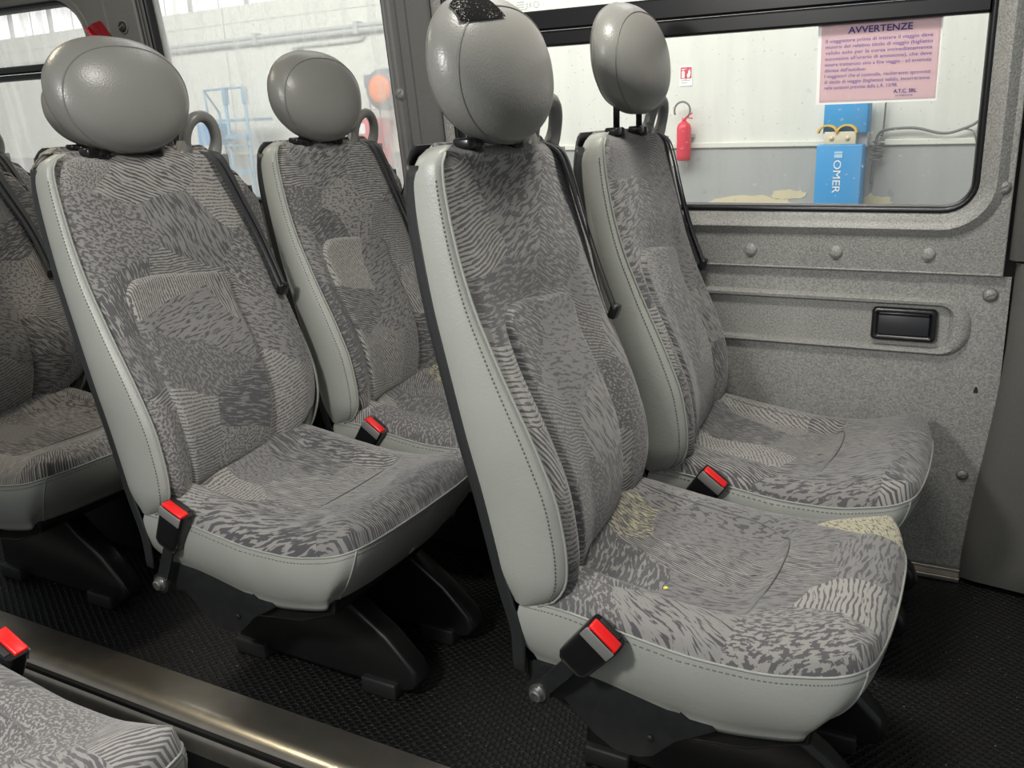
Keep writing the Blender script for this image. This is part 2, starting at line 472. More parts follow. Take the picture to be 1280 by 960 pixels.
def pad_edge(z):   # lumbar pad left / right edges in t
    return sinterp(z, [.3, .5, .68], [.135, .125, .115]), sinterp(z, [.3, .5, .68], [.66, .69, .68])

EX = .90
HX, HY, HZ, HT = -.588, 1.058, .979, .091
def hwid(cz): return .130*(1+.02*cz)*(1-.08*max(0, -cz)**1.5)
def surf_x(y, z, side=1):
    cz = math.copysign(min(1, abs(z/HT))**(1/EX), z); cy = abs(y/hwid(cz))**(1/EX); rem = max(0, 1-cy*cy-cz*cz)
    return side*(.056 if side > 0 else .042)*(rem**.5)**.88*(1-.10*cz) - .012*cz
def head(a, b):
    th = 2*PI*a; ph = PI*(b-.5)
    cx, cy, cz = math.cos(ph)*math.cos(th), math.cos(ph)*math.sin(th), math.sin(ph)
    x = math.copysign((.056 if cx > 0 else .042)*abs(cx)**.88, cx)*(1-.10*cz) - .012*cz
    return Vector((HX-OX+x, HY-OY+hwid(cz)*math.copysign(abs(cy)**EX, cy), HZ+HT*math.copysign(abs(cz)**EX, cz)))
def build_seat():
    root = empty('bus_seat')
    # fabric front of the backrest
    bm = bmesh.new()
    uvb = lambda co: (co.y, co.z)
    grid(bm, lambda u, v: back_front(u, v), 72, 90, uvb)
    # top surface, back to the shell
    def topf(u, v):
        a = back_front(u, 1.0); xb = xr(a.z) - OX + .012
        return Vector((a.x + (xb-a.x)*v, a.y, a.z + .006*math.sin(PI*v)))
    grid(bm, topf, 72, 6, lambda co: (co.y, co.z + (co.x+.27)))
    bmesh.ops.remove_doubles(bm, verts=bm.verts, dist=.0003)
    back = obj('backrest_cushion', bm, M['fabric'], root)
    # lumbar pad: its own panel, dipping under the surface round its rim
    bm = bmesh.new()
    def pad(u, v):
        z0, z1 = .345, .694
        # rounded top corners
        zz = z0 + v*(z1-z0)
        l, r = pad_edge(zz)
        du = min(u, 1-u)
        zz -= v**6*.030*(max(0, 1-du/.16))**2.2
        zz -= v**3*.018*sst(.2, 1, u)
        t = l + (r-l)*u
        a = back_front(t, max(0, (zz-ZB)/(ztop(t)-ZB)))
        rim = min(1, du/.045)*min(1, (1-v)/.035 + .0)
        h = -.007 + .016*math.sqrt(max(0, 1-(1-min(1, rim))**2))
        h += .006*math.sin(PI*u)*sst(0, .25, 1-v)
        return a + Vector((h, 0, h*.3))
    grid(bm, pad, 40, 60, uvb)
    obj('lumbar_pad', bm, M['fabric'], back)
    # dark stitched crease around the pad
    cre = [pad(0.0, k/40) for k in range(0, 41)] + [pad(k/20, 1.0) for k in range(1, 21)] + [pad(1.0, 1-k/40) for k in range(1, 41)]
    bm = bmesh.new(); tube(bm, [p + Vector((.005, 0, 0)) for p in cre], .0012, 6)
    obj('pad_seam', bm, M['groove'], back)
    # vinyl side panels, near and far
    for side in (-1, 1):
        bm = bmesh.new()
        def sp(u, v, side=side):
            z0 = ZB - .012
            z = z0 + v*(.885 - .005*(1-u)**2 - z0)
            a, b = xr(z)+.014, xs(z) - (.046 if side > 0 else 0)
            bulb = max(0, 1-(z-z0)/.05); k = math.sqrt(max(0, 1-bulb*bulb))
            b2 = a + (b-a)*(.55+.45*k); x = a + (b2-a)*u
            bow = .014*math.sin(PI*min(1, u*1.0))**.6*(.35+.65*sst(.86, .55, z) if z < .86 else .35)
            bow = .004 + .012*(math.sin(PI*u)**.7)*(1-sst(.5, .88, z)*.6)
            tuck = .012*bulb**2
            if side < 0: y = YN - bow + tuck + .004*(u > .98)
            else: y = yfar(z) + bow - tuck
            if u >= .999: y = (YN + .003) if side < 0 else (yfar(z) - .004)
            zt_ = z
            if v > .94: y += (.010 if side < 0 else -.010)*(1-math.sqrt(max(0, 1-((v-.94)/.06)**2)))
            if side > 0: zt_ = z0 + v*(ztop(1.0) - z0)
            return L(x, y, zt_)
        grid(bm, sp, 14, 60)
        # bottom closing strip and top cap towards the cushion
        def cap(u, v, side=side):
            a = sp(u, 1.0); b = None
            inn = Vector((a.x, a.y - side*.018, a.z+.008))
            return a.lerp(inn, v)
        grid(bm, cap, 14, 3)
        bmesh.ops.remove_doubles(bm, verts=bm.verts, dist=.0003)
        spo = obj('side_panel', bm, [M['vinyl'], M['fabric']], root)
        if side > 0:
            for pl_ in spo.data.polygons:
                if pl_.center.z > .52: pl_.material_index = 1
        bm = bmesh.new()
        pts = [sp(1.0, k/50) + Vector((.0015, side*.002, 0)) for k in range(51 if side < 0 else 18)]
        tube(bm, pts, .0017, 6)
        obj('seam_piping', bm, M['stitch'], bpy_last('side_panel'))
        bm = bmesh.new()
        pts2 = [sp(.90, .02+.93*k/50) + Vector((0, side*.0008, 0)) for k in range(51)]
        for k in range(0, 50):
            for h_ in (0, .5):
                a = pts2[k].lerp(pts2[k+1], h_); b = pts2[k].lerp(pts2[k+1], h_+.28); tube(bm, [a, b], .0009, 4)
        o = obj('stitch_line', bm, M['groove'], bpy_last('side_panel'))
    # black moulded shell: a U shaped tray around the rear
    bm = bmesh.new()
    def shell(u, v):
        z = .225 + v*(.888-.225)
        y0, y1 = YN - .004, yfar(z) + .004
        X0, X1 = xr(z), xr(z) + .020
        if z < .33: X1 = X0 + .020*1.0
        per = [(X1, y0), (X0+.004, y0+.001), (X0-.002, y0+.010), (X0-.012, y0+.05), (X0-.016, (y0+y1)/2), (X0-.012, y1-.05), (X0-.002, y1-.010), (X0+.004, y1-.001), (X1, y1)]
        s = u*(len(per)-1); i = min(int(s), len(per)-2); t = s-i
        x = per[i][0]*(1-t)+per[i+1][0]*t; y = per[i][1]*(1-t)+per[i+1][1]*t
        tt = (y-y0)/(y1-y0)
        if v > .93: x += .016*sst(.93, 1, v)*sst(.03, .15, min(tt, 1-tt))
        zt_ = ztop(tt)+.004 + .006*(1-sst(0, .06, tt))
        return L(x, y, .225 + v*(zt_-.225))
    grid(bm, shell, 32, 48)
    g0 = bm.faces[:]
    bmesh.ops.remove_doubles(bm, verts=bm.verts, dist=.0001)
    sh = obj('backrest_shell', bm, M['shell'], root)
    md = sh.modifiers.new('thickness', 'SOLIDIFY'); md.thickness = .004; md.offset = 0
    # ---------------- cushion
    XF, XB = -.066, -.490
    Y0, Y1 = .905, 1.300
    def plan(u, inset=0.):
        """u 0..1 from rear near corner, along near side, the front, far side to the rear far corner"""
        fl = [(XB, Y0), (-.45, Y0-.001), (-.36, Y0-.003), (-.25, Y0-.005), (-.16, Y0-.004), (-.105, Y0), (-.080, Y0+.012), (-.068, Y0+.035),
              (-.060, Y0+.10), (-.058, (Y0+Y1)/2), (-.062, Y1-.10), (-.078, Y1-.04), (-.100, Y1-.013), (-.135, Y1-.001), (-.22, Y1+.003), (-.36, Y1+.003), (-.45, Y1), (XB, Y1)]
        s = u*(len(fl)-1); i = min(int(s), len(fl)-2); t = s-i
        P = lambda k: Vector(fl[max(0, min(len(fl)-1, k))])
        a, b, c, d = P(i-1), P(i), P(i+1), P(i+2)
        p = .5*((2*b) + (c-a)*t + (2*a-5*b+4*c-d)*t*t + (3*b-a-3*c+d)*t**3)
        if inset:
            ctr = Vector((-.28, (Y0+Y1)/2)); dd = ctr - p
            p = p + Vector((dd.x/abs(dd.x or 1)*min(abs(dd.x), inset), dd.y/abs(dd.y or 1)*min(abs(dd.y), inset)))
        return p
    def seamz(x): return sinterp(x, [-.51, -.43, -.36, -.27, -.18, -.10, -.06], [.326, .326, .316, .305, .306, .322, .336])
    def botz(x): return sinterp(x, [-.51, -.48, -.39, -.30, -.21, -.127, -.09], [.235, .228, .217, .205, .204, .218, .232])
    bm = bmesh.new()
    def skirt(u, v):
        p = plan(u); n0 = plan(u, .012)
        nd = (p - n0); nd = nd.normalized() if nd.length > 1e-6 else Vector((1, 0))
        zt_, zb_ = seamz(p.x), botz(p.x)
        z = zt_ + (zb_-zt_)*v
        out = .011*math.sin(PI*min(1, v*1.15))**.8 if v < .87 else 0
        tuck = -.020*v*v
        front = sst(-.13, -.07, p.x)
        q = p + nd*(out + tuck) - Vector((front*.040*v, 0))
        return L(q.x, q.y, z)
    grid(bm, skirt, 110, 14)
    # underside fold
    def fold(u, v):
        a = skirt(u, 1.0); c = Vector((-.28-OX, 0, a.z-.004)); return a.lerp(c, v*.25)
    grid(bm, fold, 110, 2)
    bmesh.ops.remove_doubles(bm, verts=bm.verts, dist=.0003)
    sk = obj('cushion_skirt', bm, M['vinyl'], root)
    bm = bmesh.new()
    tube(bm, [skirt(k/110, 0) + Vector((0, 0, .0005)) for k in range(111)], .0017, 6)
    obj('seam_piping', bm, M['stitch'], sk)
    bm = bmesh.new()
    for k in range(0, 110):
        for h_ in (0, .5):
            a = skirt((k+h_)/110, .07); b = skirt((k+h_+.28)/110, .07); tube(bm, [a, b], .0009, 4)
    obj('stitch_line', bm, M['groove'], sk)
    bm = bmesh.new()
    uc = .376
    tube(bm, [skirt(uc, k/14) for k in range(15)], .0016, 6)
    obj('corner_seam', bm, M['stitch'], sk)
    bm = bmesh.new(); tube(bm, [skirt(.70, k/14) for k in range(15)], .0016, 6)
    obj('corner_seam', bm, M['stitch'], sk)
    bm = bmesh.new()
    def ctop(u, v):
        """u around rim, v 0 rim ..1 centre"""
        p = plan(u); c = Vector((min(p.x, -.20), (Y0+Y1)/2)); q = p.lerp(c, v)
        # distance to the rim
        d = max(0, min(XF+.004-q.x, q.y-Y0+.003, Y1+.003-q.y)) if v > 0 else 0
        ex = min(q.x-XB, XF-q.x); ey = min(q.y-Y0, Y1-q.y)
        zr = seamz(q.x)
        rise = .034*math.sqrt(max(0, 1-(1-min(1, d/.055))**2))
        z = zr + rise
        front = sst(-.22, -.10, q.x)
        z += .010*front*min(1, d/.05)
        # sat in hollow with its own sewn panel
        hx = sst(-.47, -.42, q.x)*(1-sst(-.235, -.205, q.x)); hy = sst(Y0+.05, Y0+.085, q.y)*(1-sst(Y1-.085, Y1-.05, q.y))
        z -= .022*hx*hy
        rear = 1-sst(-.50, -.40, q.x); z += .012*rear*min(1, d/.05)
        return L(q.x, q.y, z)
    grid(bm, ctop, 110, 40, lambda co: (co.x*1.0+3, co.y+2))
    bmesh.ops.remove_doubles(bm, verts=bm.verts, dist=.0003)
    cu = obj('seat_cushion', bm, M['fabric'], root)
    # sewn crease of the sitting panel
    def cz(x, y):
        zr = seamz(x); front = sst(-.22, -.10, x)
        z = zr + .034 + .010*front
        hx = sst(-.47, -.42, x)*(1-sst(-.235, -.205, x)); hy = sst(Y0+.05, Y0+.085, y)*(1-sst(Y1-.085, Y1-.05, y))
        return z - .022*hx*hy + .012*(1-sst(-.50, -.40, x))
    loop = [(-.46, Y0+.058), (-.34, Y0+.060), (-.25, Y0+.066), (-.215, Y0+.10), (-.205, (Y0+Y1)/2), (-.215, Y1-.10), (-.25, Y1-.066), (-.34, Y1-.060), (-.46, Y1-.058)]
    sm = catmull([(a, b, 0) for a, b in loop], 8)
    bm = bmesh.new(); tube(bm, [L(p.x, p.y, cz(p.x, p.y)) for p in sm], .0013, 6)
    obj('panel_seam', bm, M['groove'], cu)
    # ---------------- metalwork
    bm = bmesh.new()
    prism(bm, [(a-OX, b) for a, b in [(-.50, .25), (-.50, .19), (-.44, .165), (-.30, .165), (-.20, .18), (-.13, .21), (-.13, .25)]], .925-OY, 1.275-OY, .006)
    obj('seat_pan', bm, M['pan'], root)
    bm = bmesh.new()
    prism(bm, [(a-OX, b) for a, b in [(-.487, .235), (-.484, .195), (-.465, .184), (-.435, .188), (-.395, .150), (-.365, .134), (-.335, .134), (-.315, .142), (-.287, .172), (-.235, .205), (-.25, .235)]], .912-OY, .918-OY, .002)
    br = obj('mounting_bracket', bm, M['bracket'], root)
    bm = bmesh.new(); lathe(bm, [(.0045, 0), (.0045, .002)], 12, Matrix.Translation(L(-.318, .911, .170)) @ Matrix.Rotation(PI/2, 4, 'X'))
    obj('bracket_hole', bm, M['blackmatt'], br)
    legp = [(-.46, .20), (-.462, .03), (-.45, .014), (-.20, .014), (-.10, .012), (-.076, .020), (-.066, .038), (-.076, .062), (-.125, .110), (-.185, .150), (-.235, .19), (-.25, .21)]
    for yy in (1.035, 1.215):
        bm = bmesh.new(); prism(bm, [(a-OX, b) for a, b in legp], yy-OY, yy+.045-OY, .009)
        leg = sharp(obj('leg', bm, M['pan'], root), 40)
        for xa in (-.175, -.46):
            bm = bmesh.new(); box(bm, xa-OX, xa+.07-OX, yy-.012-OY, yy+.03-OY, 0.0, .030, .004)
            obj('foot_clamp', bm, M['blackmatt'], leg)
    # ---------------- headrest
    bm = bmesh.new(); grid(bm, lambda u, v: head(u, .002+.996*v), 72, 44, closeu=True)
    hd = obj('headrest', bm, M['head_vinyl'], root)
    bm = bmesh.new()
    for off in (.024, -.016):
        def solve(angle):
            lo, hi = .0, 1.0
            for _ in range(30):
                k = (lo+hi)/2; y, z = k*.13*math.cos(angle), k*HT*math.sin(angle)
                if off > 0: ok = surf_x(y, z) > off
                else: ok = surf_x(y, z, -1) < off
                if ok: lo = k
                else: hi = k
            return Vector((HX-OX+off, HY-OY+lo*.13*math.cos(angle), HZ+lo*HT*math.sin(angle)))
        tube(bm, [solve(2*PI*i/90) for i in range(90)], .0013, 6, closed=True)
    obj('headrest_seam', bm, M['groove'], hd)
    for yy in (1.003, 1.113):
        bm = bmesh.new(); lathe(bm, [(.0055, .87), (.0055, .955)], 16, Matrix.Translation(L(-.590, yy, 0)))
        obj('headrest_stem', bm, M['black'], root)
        bm = bmesh.new(); lathe(bm, [(.0155, .882), (.0165, .889), (.015, .896), (.011, .899)], 20, Matrix.Translation(L(-.590, yy, 0)))
        box(bm, -.590-.010-OX, -.590+.014-OX, yy-.030-OY, yy-.008-OY, .886, .899, .003)
        obj('stem_guide', bm, M['black'], root)
    # ---------------- belt guide ring and belt
    bm = bmesh.new()
    cy_, cz_ = 1.230, .901
    ring = []
    for k in range(40):
        a = 2*PI*k/40; ring.append(L(-.600 + .012*math.sin(a), cy_ + .037*math.cos(a) - .006*math.sin(a), cz_ + .043*math.sin(a)))
    tube(bm, ring, [.0105 + .0035*max(0, -math.sin(2*PI*k/40)) for k in range(40)], 12, closed=True)
    prism(bm, [(-.612-OX, .84), (-.588-OX, .84), (-.590-OX, .876), (-.610-OX, .876)], 1.165-OY, 1.285-OY, .004)
    ribbon(bm, [L(-.600, 1.160, .866), L(-.600, 1.180, .878), L(-.600, 1.192, .898)], [(1, 0, 0)]*3, [.024, .022, .016], .022)
    obj('belt_guide', bm, M['guide'], root)
    bp = [(-.612, 1.232, .868), (-.600, 1.236, .882), (-.582, 1.246, .870), (-.575, 1.263, .835), (-.571, 1.283, .79), (-.564, 1.306, .735), (-.550, 1.318, .68), (-.528, 1.321, .622)]
    pts = catmull([L(*p) for p in bp], 6)
    n = len(pts)
    bm = bmesh.new()
    ribbon(bm, pts, [Vector((-.15-.45*i/n, 1, 0)) for i in range(n)], [.046-.016*i/n for i in range(n)], .0035)
    sb = obj('seat_belt', bm, M['belt'], root, smooth=False)
    bm = bmesh.new()
    ribbon(bm, [p + Vector((.004, .006, -.002)) for p in pts[6:]], [Vector((-.15-.45*i/n, 1, 0)) for i in range(6, n)], .014, .002)
    obj('belt_fold', bm, M['belt'], sb, smooth=False)
    bm = bmesh.new(); box(bm, -.007, .007, -.016, .006, -.014, .010, .004, 3, Matrix.Translation(L(-.526, 1.326, .620)) @ Matrix.Rotation(.35, 4, 'Y'))
    obj('belt_stop', bm, M['black'], sb)
    # ---------------- buckle: pivots on the anchor bolt
    bk = None
    bm = bmesh.new()
    # tapered housing along +z from the bolt
    def hb(u, v):
        wz = [(.082, .019), (.090, .0235), (.12, .0245), (.150, .0255), (.158, .0245)]
        s = v*(len(wz)-1); i = min(int(s), len(wz)-2); t = s-i
        z = wz[i][0]*(1-t)+wz[i+1][0]*t; ww = wz[i][1]*(1-t)+wz[i+1][1]*t; th = ww*.62
        a = 2*PI*u; f = lambda v_, e: math.copysign(abs(v_)**e, v_)
        return Vector((ww*f(math.cos(a), .42), th*f(math.sin(a), .42), z))
    grid(bm, hb, 40, 12, closeu=True)
    bmesh.ops.contextual_create(bm, geom=[e for e in bm.edges if e.is_boundary and e.verts[0].co.z > .12])
    bmesh.ops.contextual_create(bm, geom=[e for e in bm.edges if e.is_boundary and e.verts[0].co.z < .12])
    bk = sharp(obj('buckle', bm, M['black'], root, loc=L(-.462, .892, .207)), 50)
    bk.rotation_euler = (0, .62, 0)
    bm = bmesh.new(); box(bm, -.0215, .0215, -.0145, .003, .150, .1615, .002)
    obj('release_button', bm, M['red'], bk)
    bm = bmesh.new(); box(bm, -.0225, .0225, -.0166, -.0140, .140, .1565, .001)
    obj('grey_collar', bm, M['guide'], bk)
    bm = bmesh.new(); box(bm, -.016, .016, .005, .013, .1565, .1595, .001)
    obj('tongue_slot', bm, M['blackmatt'], bk)
    bm = bmesh.new(); box(bm, -.011, .011, -.0025, .0025, .010, .090, .0008)
    lathe2 = bmesh.new(); lathe(lathe2, [(.017, -.003), (.017, .003)], 24, Matrix.Rotation(PI/2, 4, 'X'))
    me = bpy.data.meshes.new('tmp'); lathe2.to_mesh(me); lathe2.free(); bm.from_mesh(me); bpy.data.meshes.remove(me)
    obj('buckle_strap', bm, M['bracket'], bk, smooth=False)
    bm = bmesh.new(); lathe(bm, [(.0125, 0), (.0125, .0025), (.0085, .003), (.0085, .009), (.006, .0105)], 6*4, Matrix.Translation((0, -.003, 0)) @ Matrix.Rotation(PI/2, 4, 'X'))
    lh = bm
    obj('anchor_bolt', lh, M['steel'], bk, smooth=False)
    return root
def bpy_last(name):
    os_ = [o for o in bpy.data.objects if o.name.split('.')[0] == name]
    return sorted(os_, key=lambda o: o.name)[-1]
def kids(o): return [c for c in bpy.data.objects if c.parent == o]
def copy_tree(o, parent=None):
    c = o.copy(); COL.objects.link(c)
    if parent: c.parent = parent
    for ch in kids(o): copy_tree(ch, c)
    return c

PR, WR = 0.69363, 0.49
proto = build_seat()
seats = {}
spots = dict(An=(0, 0), Af=(0, 1), Bn=(1, 0), Bf=(1, 1), Cn=(2, 0), Cf=(2, 1), Ef=(3, 1))
LAB = dict(
    An='frontmost aisle seat with a torn black patch on its grey headrest',
    Af='window seat beside the ashtray wall panel, its headrest raised on two black stems',
    Bn='middle-row aisle seat with wide grey headrest and upright red-topped buckle at its side',
    Bf='middle-row window seat in front of the tall streaky window, partly behind the torn seat',
    Cn='leftmost aisle seat at the photo edge, its headrest out of frame',
    Cf='rear-row window seat mostly hidden behind the middle-row aisle seat',
    Ef='rearmost window seat, only its belt guide ring peeping in at the left edge')
for k, (i, j) in spots.items():
    r = proto if k == 'An' else copy_tree(proto)
    r.location = (-i*PR + OX, j*WR + OY, 0)
    tag(r, LAB[k], 'seat', 'patterned bus seats in pairs along the window wall')
    seats[k] = r
def part(root, name): return [c for c in kids(root) if c.name.split('.')[0] == name]
# seat across the aisle, mirrored
r = copy_tree(proto); r.location = (-.585 + OX, .322, 0); r.scale = (1, -1, 1); seats['D'] = r
tag(r, 'seat across the aisle, only its cushion corner showing at bottom left', 'seat', 'patterned bus seats in pairs along the window wall')
# raised headrest on the front window seat
for nm in ('headrest',):
    for c in part(seats['Af'], nm): c.location.z += .031
for c in part(seats['Af'], 'headrest_stem'):
    c.location.z += .022
# buckles each lie their own way
for k, a in dict(An=.70, Bn=.42, Af=.62, Bf=.60, Cn=.5, Cf=.6, Ef=.5, D=.45).items():
    for c in part(seats[k], 'buckle'): c.rotation_euler = (0, a, -.12 if k == 'An' else 0)
    if k == 'An':
        for c in part(seats[k], 'buckle'): c.rotation_euler = (.10, a, 0)
# torn patch on the front headrest
def torn_patch():
    hd = part(seats['An'], 'headrest')[0]
    bm = bmesh.new()
    def f(u, v):
        # u across, v from the straight lower tear up to the arch
        y = -.104 + .080*u
        zlo = .048 + .010*u
        zhi = min(zlo + .046*(1-abs(2*u-1)**2.2), .0885)
        z = zlo + (zhi-zlo)*v
        # keep on the face side of the shell
        k = 1.0
        while abs(y*k/hwid(z*k/HT))**(2/EX) + abs(z*k/HT)**(2/EX) > .997 and k > .5: k -= .005
        return Vector((HX-OX+surf_x(y*k, z*k)+.0018, HY-OY+y*k, HZ+z*k+.0016))
    grid(bm, f, 30, 12)
    o = obj('torn_patch', bm, M['torn'], hd)
    o['label'] = 'torn black patch with flaking vinyl'
torn_patch()

# crumb on the front cushion
bm = bmesh.new(); bmesh.ops.create_icosphere(bm, subdivisions=2, radius=.0035)
for v in bm.verts: v.co *= random.uniform(.7, 1.2); v.co.z *= .45
tag(obj('yellow_crumb', bm, M['crumb'], loc=(-.318, .965, .3525)), 'tiny yellow crumb on the cushion of the frontmost aisle seat', 'crumb')

# ------------------------------------------------------------------ bus floor and step
def struct(o, label=None): o['kind'] = 'structure'; return o
bm = bmesh.new(); box(bm, -3.6, .9, .90, 1.86, -.03, 0)
struct(obj('floor', bm, M['floor'], smooth=False))
bm = bmesh.new()
prof = [(.925, .001), (.925, .004), (.872, .005), (.856, .003), (.842, -.004), (.832, -.014), (.826, -.028), (.824, -.045), (.830, -.045), (.835, -.02), (.85, -.006)]
xsn = [-3.6, .9]
rings = [[bm.verts.new((x, y, z)) for y, z in prof] for x in xsn]
for k in range(len(prof)): bm.faces.new((rings[0][k], rings[0][(k+1) % len(prof)], rings[1][(k+1) % len(prof)], rings[1][k]))
bm.faces.new(rings[0]); bm.faces.new(rings[1][::-1])
struct(sharp(obj('trim_1', bm, M['alu']), 40))
bm = bmesh.new(); box(bm, -3.6, .9, .832, .90, -.16, -.006)
struct(obj('wall_step', bm, M['aisle'], smooth=False))
bm = bmesh.new(); box(bm, -3.6, .9, -.2, .84, -.19, -.16)
struct(obj('floor_aisle', bm, M['aisle'], smooth=False))
bm = bmesh.new()
box(bm, -3.6, .9, .725, .775, -.158, -.10, .010, 3)
struct(obj('trim_2', bm, M['darkrail']))
bm = bmesh.new(); box(bm, -3.6, .9, -.4, .52, -.16, 0.0, .004)
struct(obj('floor_platform', bm, M['floor'], smooth=False))

# ------------------------------------------------------------------ window wall (leans inward above z=.6)
TL = math.tan(math.radians(6.5))
def yw(z): return 1.84 - TL*max(0, z-.6)
def WV(x, z, d=0): return Vector((x, yw(z)-d, z))
def rings_mesh(bm, loops):
    """loops: list of (list of (x,z), depth); bridged one to the next"""
    R_ = [[bm.verts.new(WV(x, z, d)) for x, z in lp] for lp, d in loops]
    for a, b in zip(R_, R_[1:]):
        n = len(a)
        for k in range(n): bm.faces.new((a[k], a[(k+1) % n], b[(k+1) % n], b[k]))
    return R_
def plate(bm, outer, holes, d, th=.003):
    """flat plate in the wall surface with holes; outer may be any loop"""
    cu = bpy.data.curves.new('tmp', 'CURVE'); cu.dimensions = '2D'; cu.fill_mode = 'BOTH'; cu.extrude = th/2
    for lp in [outer]+holes:
        s = cu.splines.new('POLY'); s.points.add(len(lp)-1); s.use_cyclic_u = True
        for p, (x, z) in zip(s.points, lp): p.co = (x, z, 0, 1)
    ob = bpy.data.objects.new('tmp', cu); COL.objects.link(ob)
    dg = bpy.context.evaluated_depsgraph_get(); dg.update()
    me = bpy.data.meshes.new_from_object(ob.evaluated_get(dg))
    t = bmesh.new(); t.from_mesh(me)
    if not t.faces: print('EMPTY PLATE')
    bmesh.ops.bisect_plane(t, geom=t.verts[:]+t.edges[:]+t.faces[:], plane_co=(0, .6, 0), plane_no=(0, 1, 0))
    for v in t.verts:
        x, z, h = v.co; v.co = WV(x, z, d-h+th/2*0)
    me2 = bpy.data.meshes.new('t2'); t.to_mesh(me2); t.free(); bm.from_mesh(me2)
    bpy.data.meshes.remove(me); bpy.data.meshes.remove(me2); bpy.data.objects.remove(ob); bpy.data.curves.remove(cu)
    return bm
def inset(lp, d, x0, x1, z0, z1):  # not used for generality: grow loop outward about its box centre
    cx, cz = (x0+x1)/2, (z0+z1)/2
    return [(x + math.copysign(d, x-cx), z + math.copysign(d, z-cz)) for x, z in lp]
WIN = dict(
    right=(-1.095, -.046, .738, 1.34, (.045, .04, .04, .045)),
    mid=(-1.992, -1.268, .742, 1.42, (.05, .04, .04, .05)),
    left=(-3.3, -2.250, .742, 1.262, (.05, .09, .05, .05)))
def surround(name, key, mat, lipw, lipd, flat=.016):
    x0, x1, z0, z1, rs = WIN[key]
    lp = lambda g: rrect(x0-g, x1+g, z0-g, z1+g, 0, 8, tuple(r+g for r in rs))
    bm = bmesh.new()
    rings_mesh(bm, [(lp(.004), -.045), (lp(.008), -.010), (lp(.013), -.004), (lp(.020), 0), (lp(lipw*.62), .010), (lp(lipw*.85), lipd*.85), (lp(lipw), lipd), (lp(lipw+.008), lipd*.75), (lp(lipw+flat), lipd*.45)])
    return bm, lp(lipw+flat), lipd*.45
def loop_x(lp): return lp
def glazing(key, n, matglass, bars, label=None):
    x0, x1, z0, z1, rs = WIN[key]
    root = empty('window_%d' % n, WV((x0+x1)/2, z0, 0)); root['kind'] = 'structure'
    inv = Matrix.Translation(-root.location)
    def put(name, bm, m, sm=True):
        bmesh.ops.transform(bm, matrix=inv, verts=bm.verts); return obj(name, bm, m, root, smooth=sm)
    bm = bmesh.new()
    lp = lambda g: rrect(x0-g, x1+g, z0-g, z1+g, 0, 8, tuple(r+g for r in rs))
    rings_mesh(bm, [(lp(-.001), -.030), (lp(-.001), -.016), (lp(.003), -.004), (lp(.010), -.001), (lp(.014), -.006), (lp(.014), -.030)])
    put('window_seal', bm, M['rubber'])
    bm = bmesh.new(); plate(bm, lp(.002), [], -.026, .004)
    g = put('window_pane', bm, matglass, False)
    for (za, zb, d, mm) in bars:
        bm = bmesh.new()
        vs = []
        for x in (x0, x1):
            vs.append([bm.verts.new(WV(x, z, dd)) for z, dd in ((za, -.022), (za, d-.004), (za+.004, d), (zb-.004, d), (zb, d-.004), (zb, -.022))])
        for k in range(6): bm.faces.new((vs[0][k], vs[0][(k+1) % 6], vs[1][(k+1) % 6], vs[1][k]))
        bm.faces.new(vs[0]); bm.faces.new(vs[1][::-1])
        put('window_bar', bm, mm, False)
    return root
W1 = glazing('right', 1, M['glass'], [(1.060, 1.090, .000, M['rubber']), (1.092, 1.131, -.008, M['black'])])
W2 = glazing('mid', 2, M['glass_dirty'], [])
W3 = glazing('left', 3, M['glass_dirty'], [(1.080, 1.096, .000, M['rubber']), (1.099, 1.120, -.006, M['black'])])

# window surround of the right window down to the trim line z=.614
bm, lpo, dp = surround('r', 'right', M['trim'], .040, .014)
outer = [(-.000+.018, .616), (.018, 1.44), (-1.122, 1.44), (-1.122, .616)]
lpc = [(min(.016, x), z) for x, z in lpo]
x0, x1, z0, z1, rs = WIN['right']
def clampx(lp, hi, lo): return [(max(lo, min(hi, x)), z) for x, z in lp]
lpc = clampx(lpo, .0165, -1.1205)
# rebuild last ring clamped
bm.free()
def surround_c(key, lipw, lipd, flat, lo, hi):
    x0, x1, z0, z1, rs = WIN[key]
    lp = lambda g: clampx(rrect(x0-g, x1+g, z0-g, z1+g, 0, 8, tuple(r+g for r in rs)), hi, lo)
    bm = bmesh.new()
    rings_mesh(bm, [(lp(.004), -.045), (lp(.008), -.010), (lp(.013), -.004), (lp(.020), 0), (lp(lipw*.62), .008), (lp(lipw*.85), lipd*.85), (lp(lipw), lipd), (lp(lipw+.008), lipd*.75), (lp(lipw+flat), lipd*.45)])
    return bm, lp(lipw+flat), lipd*.45
bm, lpc, dp = surround_c('right', .040, .020, .016, -1.1205, .0165)
plate(bm, outer, [lpc], dp-.0015, .003)
# rolled lower and right rim of the panel
tube(bm, [WV(-1.12, .6165, dp-.0025), WV(.018, .6165, dp-.0025), WV(.018, 1.44, dp-.0025)], .0035, 8)
struct(sharp(obj('wall_window_panel', bm, M['trim']), 40))
